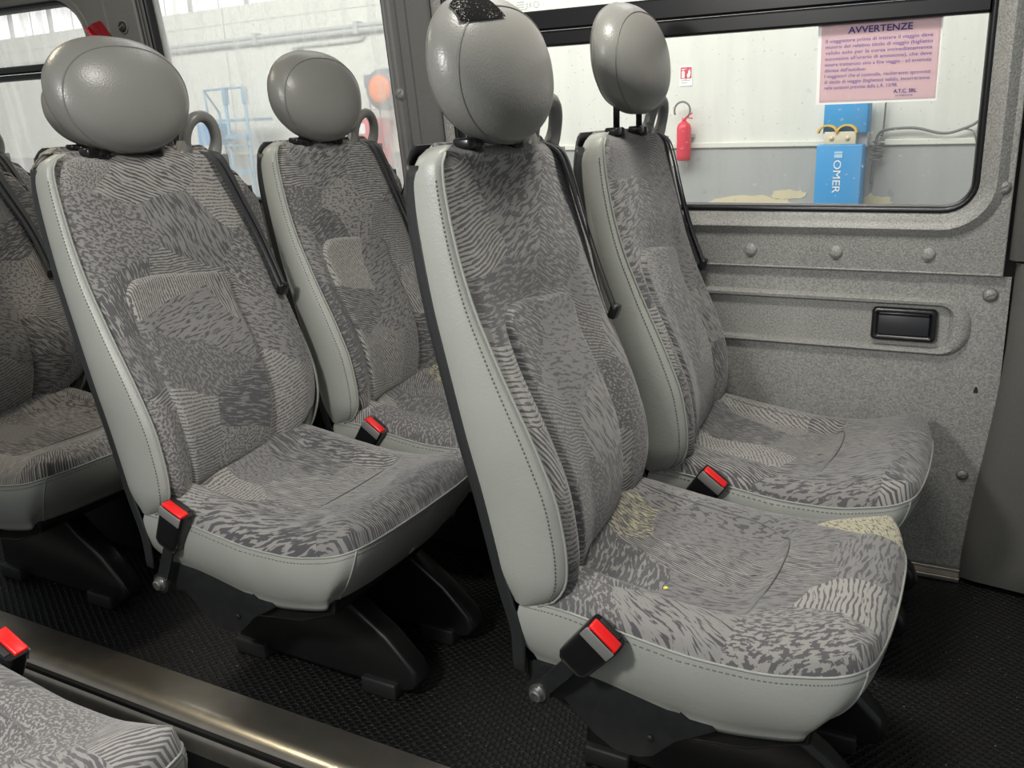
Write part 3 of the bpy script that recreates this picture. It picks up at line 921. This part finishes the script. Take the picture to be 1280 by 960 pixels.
# lower panel with the raised track
bm = bmesh.new()
track = rrect(-3.5, -.022, .456, .567, 0, 8, (.050, .050, .05, .05))
trk_in = rrect(-3.5, -.060, .471, .551, 0, 8, (.020, .020, .02, .02))
def lerp_loop(a, b, t): return [(p[0]+(q[0]-p[0])*t, p[1]+(q[1]-p[1])*t) for p, q in zip(a, b)]
plate(bm, [(.028, .002), (.036, .300), (.034, .6125), (-3.55, .6125), (-3.55, .002)], [track], -.003, .003)
rings_mesh(bm, [(track, -.0015), (lerp_loop(track, trk_in, .15), .006), (lerp_loop(track, trk_in, .4), .010), (lerp_loop(track, trk_in, .75), .009), (lerp_loop(track, trk_in, .93), .003), (trk_in, -.004)])
plate(bm, trk_in, [], -.005, .003)
struct(sharp(obj('wall_lower_panel', bm, M['trim']), 40))
# outer skin behind the panels, so no light leaks (with the three openings)
bm = bmesh.new()
holes = []
for k in ('right', 'mid', 'left'):
    x0, x1, z0, z1, rs = WIN[k]; holes.append(rrect(x0-.006, x1+.006, z0-.006, z1+.006, 0, 8, rs))
plate(bm, [(.9, -.2), (.9, 1.5), (-3.6, 1.5), (-3.6, -.2)], holes, -.050, .004)
struct(obj('wall_outer_skin', bm, M['pillar'], smooth=False))
# middle and left window surrounds with their pillars
for key, lo, hi, nm in (('mid', -2.018, -1.222, 'wall_middle_window'), ('left', -3.5, -2.216, 'wall_left_window')):
    bm, lpc, dp = surround_c(key, .022, .006, .010, lo+.002, hi-.002)
    zb = .6145
    plate(bm, [(hi, zb), (hi, 1.50), (lo, 1.50), (lo, zb)], [lpc], dp-.0015, .003)
    struct(sharp(obj(nm, bm, M['pillar']), 40))
def pillar(nm, xa, xb, d, ridges):
    bm = bmesh.new()
    prof = [(xa, -.01), (xa, d-.004), (xa+.005, d)]
    for r in ridges: prof += [(r-.004, d), (r, d-.005), (r+.002, d-.005), (r+.006, d)]
    prof += [(xb-.005, d), (xb, d-.004), (xb, -.01)]
    zs = [.6145, 1.50]
    R_ = [[bm.verts.new(WV(x, z, dd)) for x, dd in prof] for z in zs]
    n = len(prof)
    for k in range(n-1): bm.faces.new((R_[0][k], R_[0][k+1], R_[1][k+1], R_[1][k]))
    bm.faces.new(R_[0]); bm.faces.new(R_[1][::-1])
    struct(obj(nm, bm, M['pillar'], smooth=False))
pillar('wall_pillar_cover', -1.220, -1.124, .010, [-1.195])
pillar('wall_pillar_rear', -2.214, -2.020, .012, [-2.135])
# ceiling
bm = bmesh.new(); box(bm, -3.6, .9, .30, 1.78, 1.74, 1.77)
struct(obj('ceiling', bm, M['pillar'], smooth=False))
# aluminium sill at the foot of the wall
bm = bmesh.new(); box(bm, -3.55, .006, 1.815, 1.838, .001, .012, .002); box(bm, -3.55, .006, 1.828, 1.838, .010, .024, .002)
struct(obj('baseboard_window', bm, M['alu']))
# dark column covers at the right end, upper and lower
def colcover(nm, z0, z1, m, xl, depth):
    bm = bmesh.new()
    prof = [(xl+.004, -.02), (xl, .0), (xl+.003, .014), (xl+.012, .024), (xl+.03, depth), (xl+.16, depth+.02), (xl+.6, depth+.03), (xl+.6, -.02)]
    k = 12
    R_ = []
    for i in range(k+1):
        z = z0+(z1-z0)*i/k; e = .004 if i in (0, k) else 0
        R_.append([bm.verts.new(WV(x-.035*sst(.5, 0, z)*(1 if z < .5 else 0), z, dd-e)) for x, dd in prof])
    n = len(prof)
    for a, b in zip(R_, R_[1:]):
        for j in range(n-1): bm.faces.new((a[j], a[j+1], b[j+1], b[j]))
    bm.faces.new(R_[0]); bm.faces.new(R_[-1][::-1])
    return struct(sharp(obj(nm, bm, m), 40))
colcover('wall_column_lower', .012, .640, M['column'], .038, .030)
colcover('wall_column_upper', .645, 1.5, M['column'], .026, .022)

# screws, studs and the like on the wall panels
def stud(x, z, r, m, slot, d0, label, grp=None, seat=True):
    root = empty('screw_cover' if slot else 'rivet_cap', WV(x, z, d0))
    tag(root, label, 'screw' if slot else 'cap', grp)
    R90 = Matrix.Rotation(PI/2, 4, 'X')
    bm = bmesh.new(); lathe(bm, [(r*1.0, -.001), (r*1.0, r*.25), (r*.88, r*.42), (r*.55, r*.58), (r*.12, r*.62)], 24, R90)
    obj('cap_dome', bm, m, root)
    if seat:
        bm = bmesh.new(); lathe(bm, [(r*1.3, -.0005), (r*1.3, .0008), (r*1.05, .0010)], 24, R90)
        obj('recess_ring', bm, M['groove'], root)
    if slot:
        bm = bmesh.new(); box(bm, -r*.75, r*.75, -r*.68, -r*.50, -r*.09, r*.09, 0, 1, Matrix.Rotation(-.5, 4, 'Y'))
        obj('slot', bm, M['groove'], root, smooth=False)
g = 'grey round caps in a row under the right window'
stud(-.433, .649, .0125, M['trim'], False, .0065, 'leftmost grey round cap in the row under the right window', g)
stud(-.269, .650, .0125, M['trim'], False, .0065, 'middle grey round cap in the row under the right window', g)
stud(-.106, .651, .0125, M['trim'], False, .0065, 'rightmost grey round cap in the row under the right window, above the ashtray', g)
g = 'slotted grey plastic screws on the window wall'
stud(.003, .578, .0105, M['trim'], True, -.001, 'slotted grey screw to the right of the black ashtray', g)
stud(.0035, .774, .0110, M['trim'], True, .009, 'slotted grey screw beside the lower right window corner', g)
stud(-.010, .222, .0085, M['trim'], True, -.001, 'slotted grey screw low on the wall panel beside the dark column', g)
stud(-1.238, .984, .0125, M['guide'], True, .002, 'slotted dark screw halfway up the pillar left of the torn headrest', g)
stud(-2.078, 1.188, .0135, M['blackmatt'], True, .013, 'black slotted knob high on the rear pillar beside the red hammer holder', g)
bm = bmesh.new()
prism(bm, [(-.004, -.006), (.004, -.006), (.003, .002), (.0015, .006), (-.0015, .006), (-.003, .002)], -.001, .001)
tag(obj('panel_hole', bm, M['blackmatt'], loc=WV(-.003, .395, -.002), smooth=False), 'small black chipped hole in the grey wall panel beside the column', 'hole')

# ashtray
root = empty('ashtray', WV(-.1385, .482, -.004)); tag(root, 'black flip ashtray set in the raised track of the wall panel', 'ashtray')
bm = bmesh.new()
x0, x1, z0, z1 = -.0575, .0575, 0, .063
def ar(lp): return [bm.verts.new((x, -d, z)) for (x, z), d in lp]
seqs = [(0, 0), (0, .012), (.003, .016), (.008, .016), (.010, .010)]
Rr = []
for g_, d in seqs: Rr.append([bm.verts.new((x, -d, z)) for x, z in rrect(x0+g_, x1-g_, z0+g_, z1-g_, max(.002, .008-g_*.5), 5)])
for a, b in zip(Rr, Rr[1:]):
    n = len(a)
    for k in range(n): bm.faces.new((a[k], a[(k+1) % n], b[(k+1) % n], b[k]))
bm.faces.new(Rr[-1][::-1])
obj('bezel', bm, M['black'], root)
bm = bmesh.new(); box(bm, -.046, .046, -.0155, -.008, .010, .0505, .003, 2)
obj('lid', bm, plain('dark_grey_plastic', (.025, .026, .03), .4), root)
bm = bmesh.new(); box(bm, -.045, .045, -.0180, -.012, .0505, .055, .0015, 2)
obj('lid_lip', bm, M['black'], root)

# red emergency hammer holder
root = empty('hammer_holder', WV(-2.165, 1.150, .013)); tag(root, 'small red emergency hammer holder on the pillar above the middle headrest', 'hammer holder')
bm = bmesh.new()
t = bmesh.new()
for f_ in (0,):
    a = [bm.verts.new(p) for p in [(-.030, -.002, .055), (.006, -.002, .062), (.036, -.002, .022), (.036, -.002, 0), (-.024, -.002, 0)]]
    b = [bm.verts.new(p) for p in [(-.022, -.030, .045), (.004, -.034, .050), (.026, -.030, .018), (.026, -.026, .004), (-.016, -.028, .004)]]
    n = 5
    for k in range(n): bm.faces.new((a[k], a[(k+1) % n], b[(k+1) % n], b[k]))
    bm.faces.new(a); bm.faces.new(b[::-1])
t.free()
bmesh.ops.bevel(bm, geom=list(bm.edges), offset=.003, segments=2, affect='EDGES')
obj('holder_body', bm, M['hammerred'], root, smooth=False)
bm = bmesh.new(); tube(bm, [(-.018, -.033, .040), (0, -.036, .020), (.024, -.033, .012)], .004, 8)
obj('hammer_grip', bm, M['extred'], root)

# ------------------------------------------------------------------ notice on the window
def text_bm(s, size=1.0):
    cu = bpy.data.curves.new('tmp', 'FONT'); cu.body = s; cu.size = size; cu.resolution_u = 3
    ob = bpy.data.objects.new('tmp', cu); COL.objects.link(ob)
    dg = bpy.context.evaluated_depsgraph_get(); dg.update()
    me = bpy.data.meshes.new_from_object(ob.evaluated_get(dg)); b = bmesh.new(); b.from_mesh(me)
    bpy.data.meshes.remove(me); bpy.data.objects.remove(ob); bpy.data.curves.remove(cu); return b
def put_text(name, s, x0, x1, zb, h, mat, parent, fit=True, bold=0.):
    b = text_bm(s)
    xs_ = [v.co.x for v in b.verts]; a, c = min(xs_), max(xs_)
    for v in b.verts:
        sx = (x1-x0)/(c-a) if fit else h
        v.co = Vector((x0 + (v.co.x-a)*sx, 0, zb + v.co.y*h))
    if bold:
        me = bpy.data.meshes.new('t'); b.to_mesh(me)
        for dx, dz in ((bold, 0), (0, bold), (bold, bold)):
            t = bmesh.new(); t.from_mesh(me); bmesh.ops.translate(t, vec=(dx, 0, dz), verts=t.verts)
            m2 = bpy.data.meshes.new('t'); t.to_mesh(m2); t.free(); b.from_mesh(m2); bpy.data.meshes.remove(m2)
        bpy.data.meshes.remove(me)
    return obj(name, b, mat, parent, smooth=False)
GD = -.020    # depth of the pane's inner face
root = empty('paper_notice', WV(-.218, .926, GD)); root.rotation_euler = (math.atan(TL), 0, 0)
tag(root, 'pink paper passenger notice headed AVVERTENZE stuck on the right window', 'notice')
bm = bmesh.new(); box(bm, -.104, .102, .0005, .0012, -.003, .138, 0)
obj('paper_border', bm, M['white'], root, smooth=False)
bm = bmesh.new(); box(bm, -.098, .099, -.0006, .0003, .002, .139, 0)
obj('paper_sheet', bm, M['paper'], root, smooth=False)
lines = ['Il viaggiatore prima di iniziare il viaggio deve', 'munirsi del relativo titolo di viaggio (biglietto', 'valido solo per la corsa immediatamente',
         "successiva all'orario di emissione), che deve", 'essere trattenuto sino a fine viaggio - ad avvenuta', "discesa dall'autobus-",
         'I viaggiatori che al controllo, risulteranno sprovvisti', 'di titolo di viaggio (biglietto) valido, incorreranno', 'nelle sanzioni previste dalla L.R. 13/98.']
def nt_(o): o.location.y = -.0012; return o
nt_(put_text('heading', 'AVVERTENZE', -.052, .054, .1185, .0155, M['ink'], root, bold=.0006))
for i, s in enumerate(lines):
    x1 = .088 if i not in (5, 8) else (-.018 if i == 5 else .036)
    nt_(put_text('text_line', s, -.090, x1, .1050-i*.0101, .0085, M['ink'], root))
nt_(put_text('text_line', 'A.T.C. SRL', .030, .068, .0130, .0088, M['ink'], root, bold=.0003))
nt_(put_text('text_line', 'LA DIREZIONE', .034, .062, .0070, .0042, M['ink'], root))
# etched glass marking in the upper pane
root = empty('glass_marking', WV(-.905, 1.133, GD)); root.rotation_euler = (math.atan(TL), 0, 0)
tag(root, 'faint grey safety-glass marking above the black window bar right of the torn headrest', 'marking')
mk = plain('etched_grey', (.25, .27, .28), .7)
bm = bmesh.new()
for k, (a, b) in enumerate([(0, .022), (0, .018), (0, .020), (.002, .019)]):
    for q in range(5): box(bm, -.028+a+(b-a)*q/5, -.028+a+(b-a)*(q+.75)/5, 0, .0004, .003+.0048*k, .0045+.0048*k)
obj('small_lines', bm, mk, root, smooth=False)
bm = bmesh.new(); tube(bm, [(.018+.006*math.cos(a*PI/8), 0, .011+.006*math.sin(a*PI/8)) for a in range(16)], .0005, 4, closed=True)
tube(bm, [(.000+.004*math.cos(PI*.5+a*PI/8), 0, .011+.004*math.sin(PI*.5+a*PI/8)) for a in range(9)], .0005, 4)
tube(bm, [(.007+.004*math.cos(PI*.5+a*PI/8), 0, .011+.004*math.sin(PI*.5+a*PI/8)) for a in range(9)], .0005, 4)
tube(bm, [(.003, 0, .011), (.007, 0, .011)], .0005, 4)
obj('mark_ring', bm, mk, root, smooth=False)

# ------------------------------------------------------------------ the garage outside
AL = math.radians(-5); DW = Vector((math.cos(AL), math.sin(AL), 0)); NW = Vector((math.sin(AL), -math.cos(AL), 0))  # NW points to the bus
def GP(s, z, out=0): return Vector((0, 8, 0)) + DW*s + NW*out + Vector((0, 0, z))
GM = Matrix.Translation((0, 8, 0)) @ Matrix.Rotation(AL, 4, 'Z')    # local x along the wall, -y towards the bus
def gobj(name, bm, m, parent=None, smooth=False):
    o = obj(name, bm, m, parent, smooth)
    if parent is None: o.matrix_world = GM
    return o
bm = bmesh.new(); box(bm, -24, 7, 0, .2, .62, 2.34); struct(gobj('wall_garage', bm, M['gwall']))
bm = bmesh.new(); box(bm, -24, 7, -.01, .2, -.8, .605); struct(gobj('wall_garage_band', bm, M['gband']))
bm = bmesh.new(); box(bm, -24, 7, -.03, .2, .605, .65, .006); struct(gobj('trim_3', bm, M['gstrip']))
bm = bmesh.new(); box(bm, -24, 7, 0, .2, 2.68, 4.6); struct(gobj('wall_garage_top', bm, M['brown']))
bm = bmesh.new(); box(bm, -24, 8, -5.6, .2, -.85, -.8); struct(gobj('floor_garage', bm, M['gfloor']))
x = -23.5; n = 4
while x < 5:
    wr = empty('window_%d' % n); wr['kind'] = 'structure'; wr.matrix_world = GM @ Matrix.Translation((x, 0, 2.34))
    bm = bmesh.new(); box(bm, .02, 1.0, .06, .08, 0, .34); obj('window_pane', bm, M['daylight'], wr, smooth=False)
    bm = bmesh.new(); box(bm, 0, .02, .0, .1, 0, .34); box(bm, .50, .508, .05, .1, 0, .34); obj('window_frame', bm, M['pipe'], wr, smooth=False)
    x += 1.02; n += 1
# concrete panel joints
bm = bmesh.new()
for s in (-14.2, -11.4, -8.6, -5.8, -3.0, -.2): box(bm, s-.008, s+.008, -.004, 0, .65, 2.34)
box(bm, -24, 7, -.003, 0, 2.145, 2.155)
struct(gobj('trim_4', bm, M['pipe']))
# conduits
bm = bmesh.new(); 
for z, r_ in ((1.955, .022), (1.905, .028)): tube(bm, [(-14, -.05, z), (-5.0, -.05, z)], r_, 10)
for s in (-12, -10, -8, -6.4): box(bm, s-.03, s+.03, -.09, -.002, 1.872, 2.0)
o = gobj('conduit', bm, M['pipe']); tag(o, 'pair of grey horizontal pipes running along the upper garage wall', 'pipe')
bm = bmesh.new(); tube(bm, catmull([(-7.45, -.03, 1.72), (-7.40, -.03, 1.80), (-6.9, -.03, 1.805), (-6.45, -.03, 1.81), (-6.36, -.03, 1.825), (-6.34, -.03, 1.855)], 5), .013, 8)
tag(gobj('conduit', bm, M['pipe']), 'thin bent grey pipe under the horizontal pipes, above the middle window headrest', 'pipe')
bm = bmesh.new()
for (sx, sz, w_, h_) in ((-1.95, .12, .80, .16), (-1.62, .20, .30, .12), (-.92, .16, .30, .12)):
    pts = [(sx + w_/2*math.cos(a*PI/12)*random.uniform(.75, 1.1), sz + h_/2*math.sin(a*PI/12)*random.uniform(.5, 1.15)) for a in range(24)]
    prism(bm, pts, -.014, -.006)
struct(gobj('trim_5', bm, M['plaster']))
# fire extinguisher
root = empty('fire_extinguisher'); root.matrix_world = GM @ Matrix.Translation((-2.565, -.10, .50))
tag(root, 'red fire extinguisher with black hose loop hung on the garage wall', 'fire extinguisher')
bm = bmesh.new(); lathe(bm, [(.05, 0), (.062, .01), (.064, .04), (.064, .28), (.055, .315), (.030, .335), (.020, .345)], 28)
obj('cylinder', bm, M['extred'], root)
bm = bmesh.new(); lathe(bm, [(.018, .34), (.018, .37)], 12); tube(bm, [(.0, 0, .36), (.03, 0, .385), (.075, 0, .41)], .007, 6); tube(bm, [(0, 0, .365), (.04, 0, .372), (.08, 0, .365)], .006, 6)
obj('valve_handle', bm, M['extred'], root)
bm = bmesh.new()
tube(bm, [(-.02+.075*math.cos(a)-.0, 0, .435+.075*math.sin(a)) for a in [(-.25+1.75*k/20)*PI*1.0 for k in range(0, 17)]][::-1], .009, 8)
obj('hose', bm, M['cable'], root)
bm = bmesh.new(); box(bm, -.07, .07, .05, .10, .20, .23); obj('wall_bracket', bm, M['pipe'], root, smooth=False)
# extinguisher signs
def sign(s, z, w_, h_, label):
    root = empty('fire_sign'); root.matrix_world = GM @ Matrix.Translation((s, -.006, z)); tag(root, label, 'sign')
    bm = bmesh.new(); box(bm, 0, w_, 0, .005, 0, h_); obj('sign_board', bm, M['white'], root, smooth=False)
    bm = bmesh.new(); box(bm, w_*.06, w_*.94, -.002, 0, h_*.38, h_*.96); obj('red_field', bm, M['signred'], root, smooth=False)
    bm = bmesh.new()
    a, b = w_*.16, w_*.40
    box(bm, a, b, -.004, -.002, h_*.42, h_*.76); box(bm, a+.012, b-.012, -.004, -.002, h_*.76, h_*.84); box(bm, a-.004, b+.006, -.004, -.002, h_*.84, h_*.88)
    prism(bm, [(w_*.62, h_*.42), (w_*.80, h_*.44), (w_*.88, h_*.62), (w_*.82, h_*.90), (w_*.76, h_*.70), (w_*.70, h_*.84), (w_*.68, h_*.64), (w_*.58, h_*.58)], -.004, -.002)
    obj('pictogram', bm, M['white'], root, smooth=False)
    bm = bmesh.new()
    for k in range(2): box(bm, w_*.12, w_*(.85-.2*k), -.002, 0, h_*(.27-.12*k), h_*(.31-.12*k))
    obj('small_print', bm, M['pipe'], root, smooth=False)
sign(-2.652, 1.145, .118, .165, 'red and white fire extinguisher sign above the extinguisher')
sign(-6.345, 1.08, .13, .19, 'small red and white sign beside the orange reel')
# orange hose reel
root = empty('hose_reel'); root.matrix_world = GM @ Matrix.Translation((-5.93, -.15, 1.27)); tag(root, 'orange-faced grey cable reel on the wall at the edge of the streaky window', 'reel')
bm = bmesh.new(); lathe(bm, [(.05, 0), (.205, .0), (.215, .03), (.205, .13), (.12, .14)], 32, Matrix.Rotation(PI/2, 4, 'X')); obj('reel_case', bm, plain('slate_grey', (.17, .20, .23), .5), root)
bm = bmesh.new(); lathe(bm, [(.15, .138), (.15, .16), (.10, .175), (.02, .178)], 32, Matrix.Rotation(PI/2, 4, 'X')); obj('reel_face', bm, M['orange'], root)
bm = bmesh.new(); box(bm, -.26, -.12, -.10, 0, .02, .16, .01); obj('mount_plate', bm, bpy.data.materials['slate_grey'], root, smooth=False)
bm = bmesh.new(); tube(bm, [(-.16, -.05, -.12), (-.10, -.05, -.5), (.02, -.05, -.95)], .008, 6); tube(bm, [(-.02, -.05, -.2), (-.04, -.05, -.5)], .008, 6); lathe(bm, [(.02, -.56), (.028, -.54), (.02, -.5)], 12, Matrix.Translation((-.04, -.05, 0)))
obj('cable', bm, M['cable'], root)
# red cabinet
root = empty('red_cabinet'); root.matrix_world = GM @ Matrix.Translation((-6.40, -.20, .44)); tag(root, 'red cabinet with white marks standing against the wall below the orange reel', 'cabinet')
bm = bmesh.new(); box(bm, 0, .36, 0, .18, 0, .54, .01); obj('cabinet_body', bm, M['extred'], root)
bm = bmesh.new(); box(bm, .03, .33, -.006, 0, .03, .51, .004); obj('cabinet_door', bm, M['extred'], root)
bm = bmesh.new(); box(bm, .05, .14, -.010, -.006, .38, .49); obj('white_mark', bm, M['white'], root, smooth=False)
bm = bmesh.new(); box(bm, .02, .34, .02, .16, -1.24, 0); obj('cabinet_stand', bm, M['extred'], root, smooth=False)
# blue rolling step ladder
root = empty('step_ladder'); root.matrix_world = GM @ Matrix.Translation((-8.08, -.55, -.8)); tag(root, 'pale blue tubular step ladder standing by the garage wall', 'ladder')
def bars(name, segs, r=.018, m='ladderblue'):
    for sgm in segs:
        bm = bmesh.new(); tube(bm, sgm, r, 8); obj(name, bm, M[m], root)
bars('frame_tube', [[(0, 0, 0), (0, 0, 2.18)], [(.34, 0, 0), (.33, 0, 2.18)]], .020)
bars('handrail', [[(.0, 0, 2.18), (.33, 0, 2.18)], [(-.36, 0, 2.17), (0, 0, 2.18)]], .013)
bars('guard_strut', [[(-.36, 0, 2.17), (-.33, 0, 1.82)], [(-.36, 0, 2.17), (-.50, .30, 1.93)]], .012)
bars('rear_leg', [[(-.33, .02, 1.82), (-.36, .30, 0)], [(-.50, .30, 1.93), (-.62, .60, 0)]], .016)
for z, t_ in ((1.645, .030), (1.54, .010), (1.24, .03), (.94, .03), (.64, .03), (.34, .03)):
    bm = bmesh.new(); box(bm, -.01, .35, -.06, .10, z-t_, z+t_*.6, .003); obj('tread', bm, M['ladderblue'], root, smooth=False)
bm = bmesh.new(); box(bm, -.33, .36, .0, .36, 1.81, 1.84, .004); obj('platform', bm, M['ladderblue'], root, smooth=False)
bm = bmesh.new(); box(bm, -.70, -.48, .10, .42, 1.54, 1.80, .01); obj('tool_box', bm, M['blue'], root, smooth=False)
for a_, b_ in ((2.0, 2.18),):
    for x_ in (0, .33):
        bm = bmesh.new(); box(bm, x_-.022, x_+.03, -.028, .03, a_, b_, .004); obj('corner_sleeve', bm, M['ladderblue'], root, smooth=False)

# OMER vehicle lift column
root = empty('lift_column'); root.matrix_world = GM @ Matrix.Translation((-1.155, -.30, -.8)); tag(root, 'bright blue vehicle lift column lettered OMER below the notice', 'lift')
K = .945
bm = bmesh.new(); box(bm, -.19*K, .19*K, 0, .16, 0, 1.425, .008); obj('column_body', bm, M['blue'], root)
bm = bmesh.new(); box(bm, -.16*K, .20*K, .06, .20, 1.51, 1.80, .008); obj('column_head', bm, M['blue'], root)
bm = bmesh.new(); box(bm, -.13*K, .20*K, .10, .18, 1.40, 1.52, .004); obj('column_neck', bm, M['pipe'], root)
bm = bmesh.new(); box(bm, -.135*K, .125*K, .02, .06, 1.425, 1.525, .004)
for s in (-.07, .055):
    t = bmesh.new(); lathe(t, [(.018, 0), (.018, .008)], 14, Matrix.Translation((s, .02, 1.475)) @ Matrix.Rotation(PI/2, 4, 'X')); me = bpy.data.meshes.new('t'); t.to_mesh(me); t.free(); bm.from_mesh(me); bpy.data.meshes.remove(me)
obj('carriage_plate', bm, M['cream'], root)
for s in (-.105, .045):
    bm = bmesh.new(); pts = [(s+.075*math.cos(PI*k/14), .03, 1.515+.060*math.sin(PI*k/14)) for k in range(15)]
    ribbon(bm, pts, [(0, 1, 0)]*15, .05, .014); obj('lifting_strap', bm, M['yellow'], root, smooth=False)
b = text_bm('OMER'); xs_ = [v.co.x for v in b.verts]; a0, a1 = min(xs_), max(xs_)
for v in b.verts:
    u_ = (v.co.x-a0)/(a1-a0); h_ = v.co.y
    v.co = Vector((-.035 + h_*.085 + .0*u_, -.003, 1.305 - u_*.26))
obj('brand_lettering', b, M['white'], root, smooth=False)
bm = bmesh.new(); box(bm, -.035, .03, -.004, -.001, 1.322, 1.352); box(bm, -.035, .03, -.004, -.001, 1.357, 1.372)
obj('brand_badge', bm, plain('pale_blue_badge', (.40, .62, .75), .5), root, smooth=False)
# cables and hose near the lift
bm = bmesh.new(); tube(bm, catmull([(-.87, -.05, 2.2), (-.875, -.05, 1.3), (-.88, -.05, .74), (-.90, -.05, .68)], 6), .007, 6)
tube(bm, catmull([(-.945, -.05, .30), (-.94, -.05, .46), (-.93, -.05, .60), (-.92, -.05, .68), (-.86, -.05, .725), (-.65, -.05, .735), (-.44, -.05, .69), (-.30, -.05, .72), (-.18, -.05, .79), (0, -.05, 1.0)], 6), .012, 6)
tube(bm, catmull([(-.30, -.05, .72), (-.23, -.05, .70), (-.19, -.05, .60)], 5), .007, 6)
hose = gobj('air_hose', bm, M['cable'], smooth=True); tag(hose, 'grey air hose sagging along the garage wall right of the blue lift', 'hose')
bm = bmesh.new()
tube(bm, catmull([(-.90 + .045*math.sin(k*1.9) - .001*k, -.09+.03*math.cos(k*1.3), .66 - .010*k) for k in range(18)], 5), .006, 6)
obj('hose_coil', bm, M['cable'], hose)
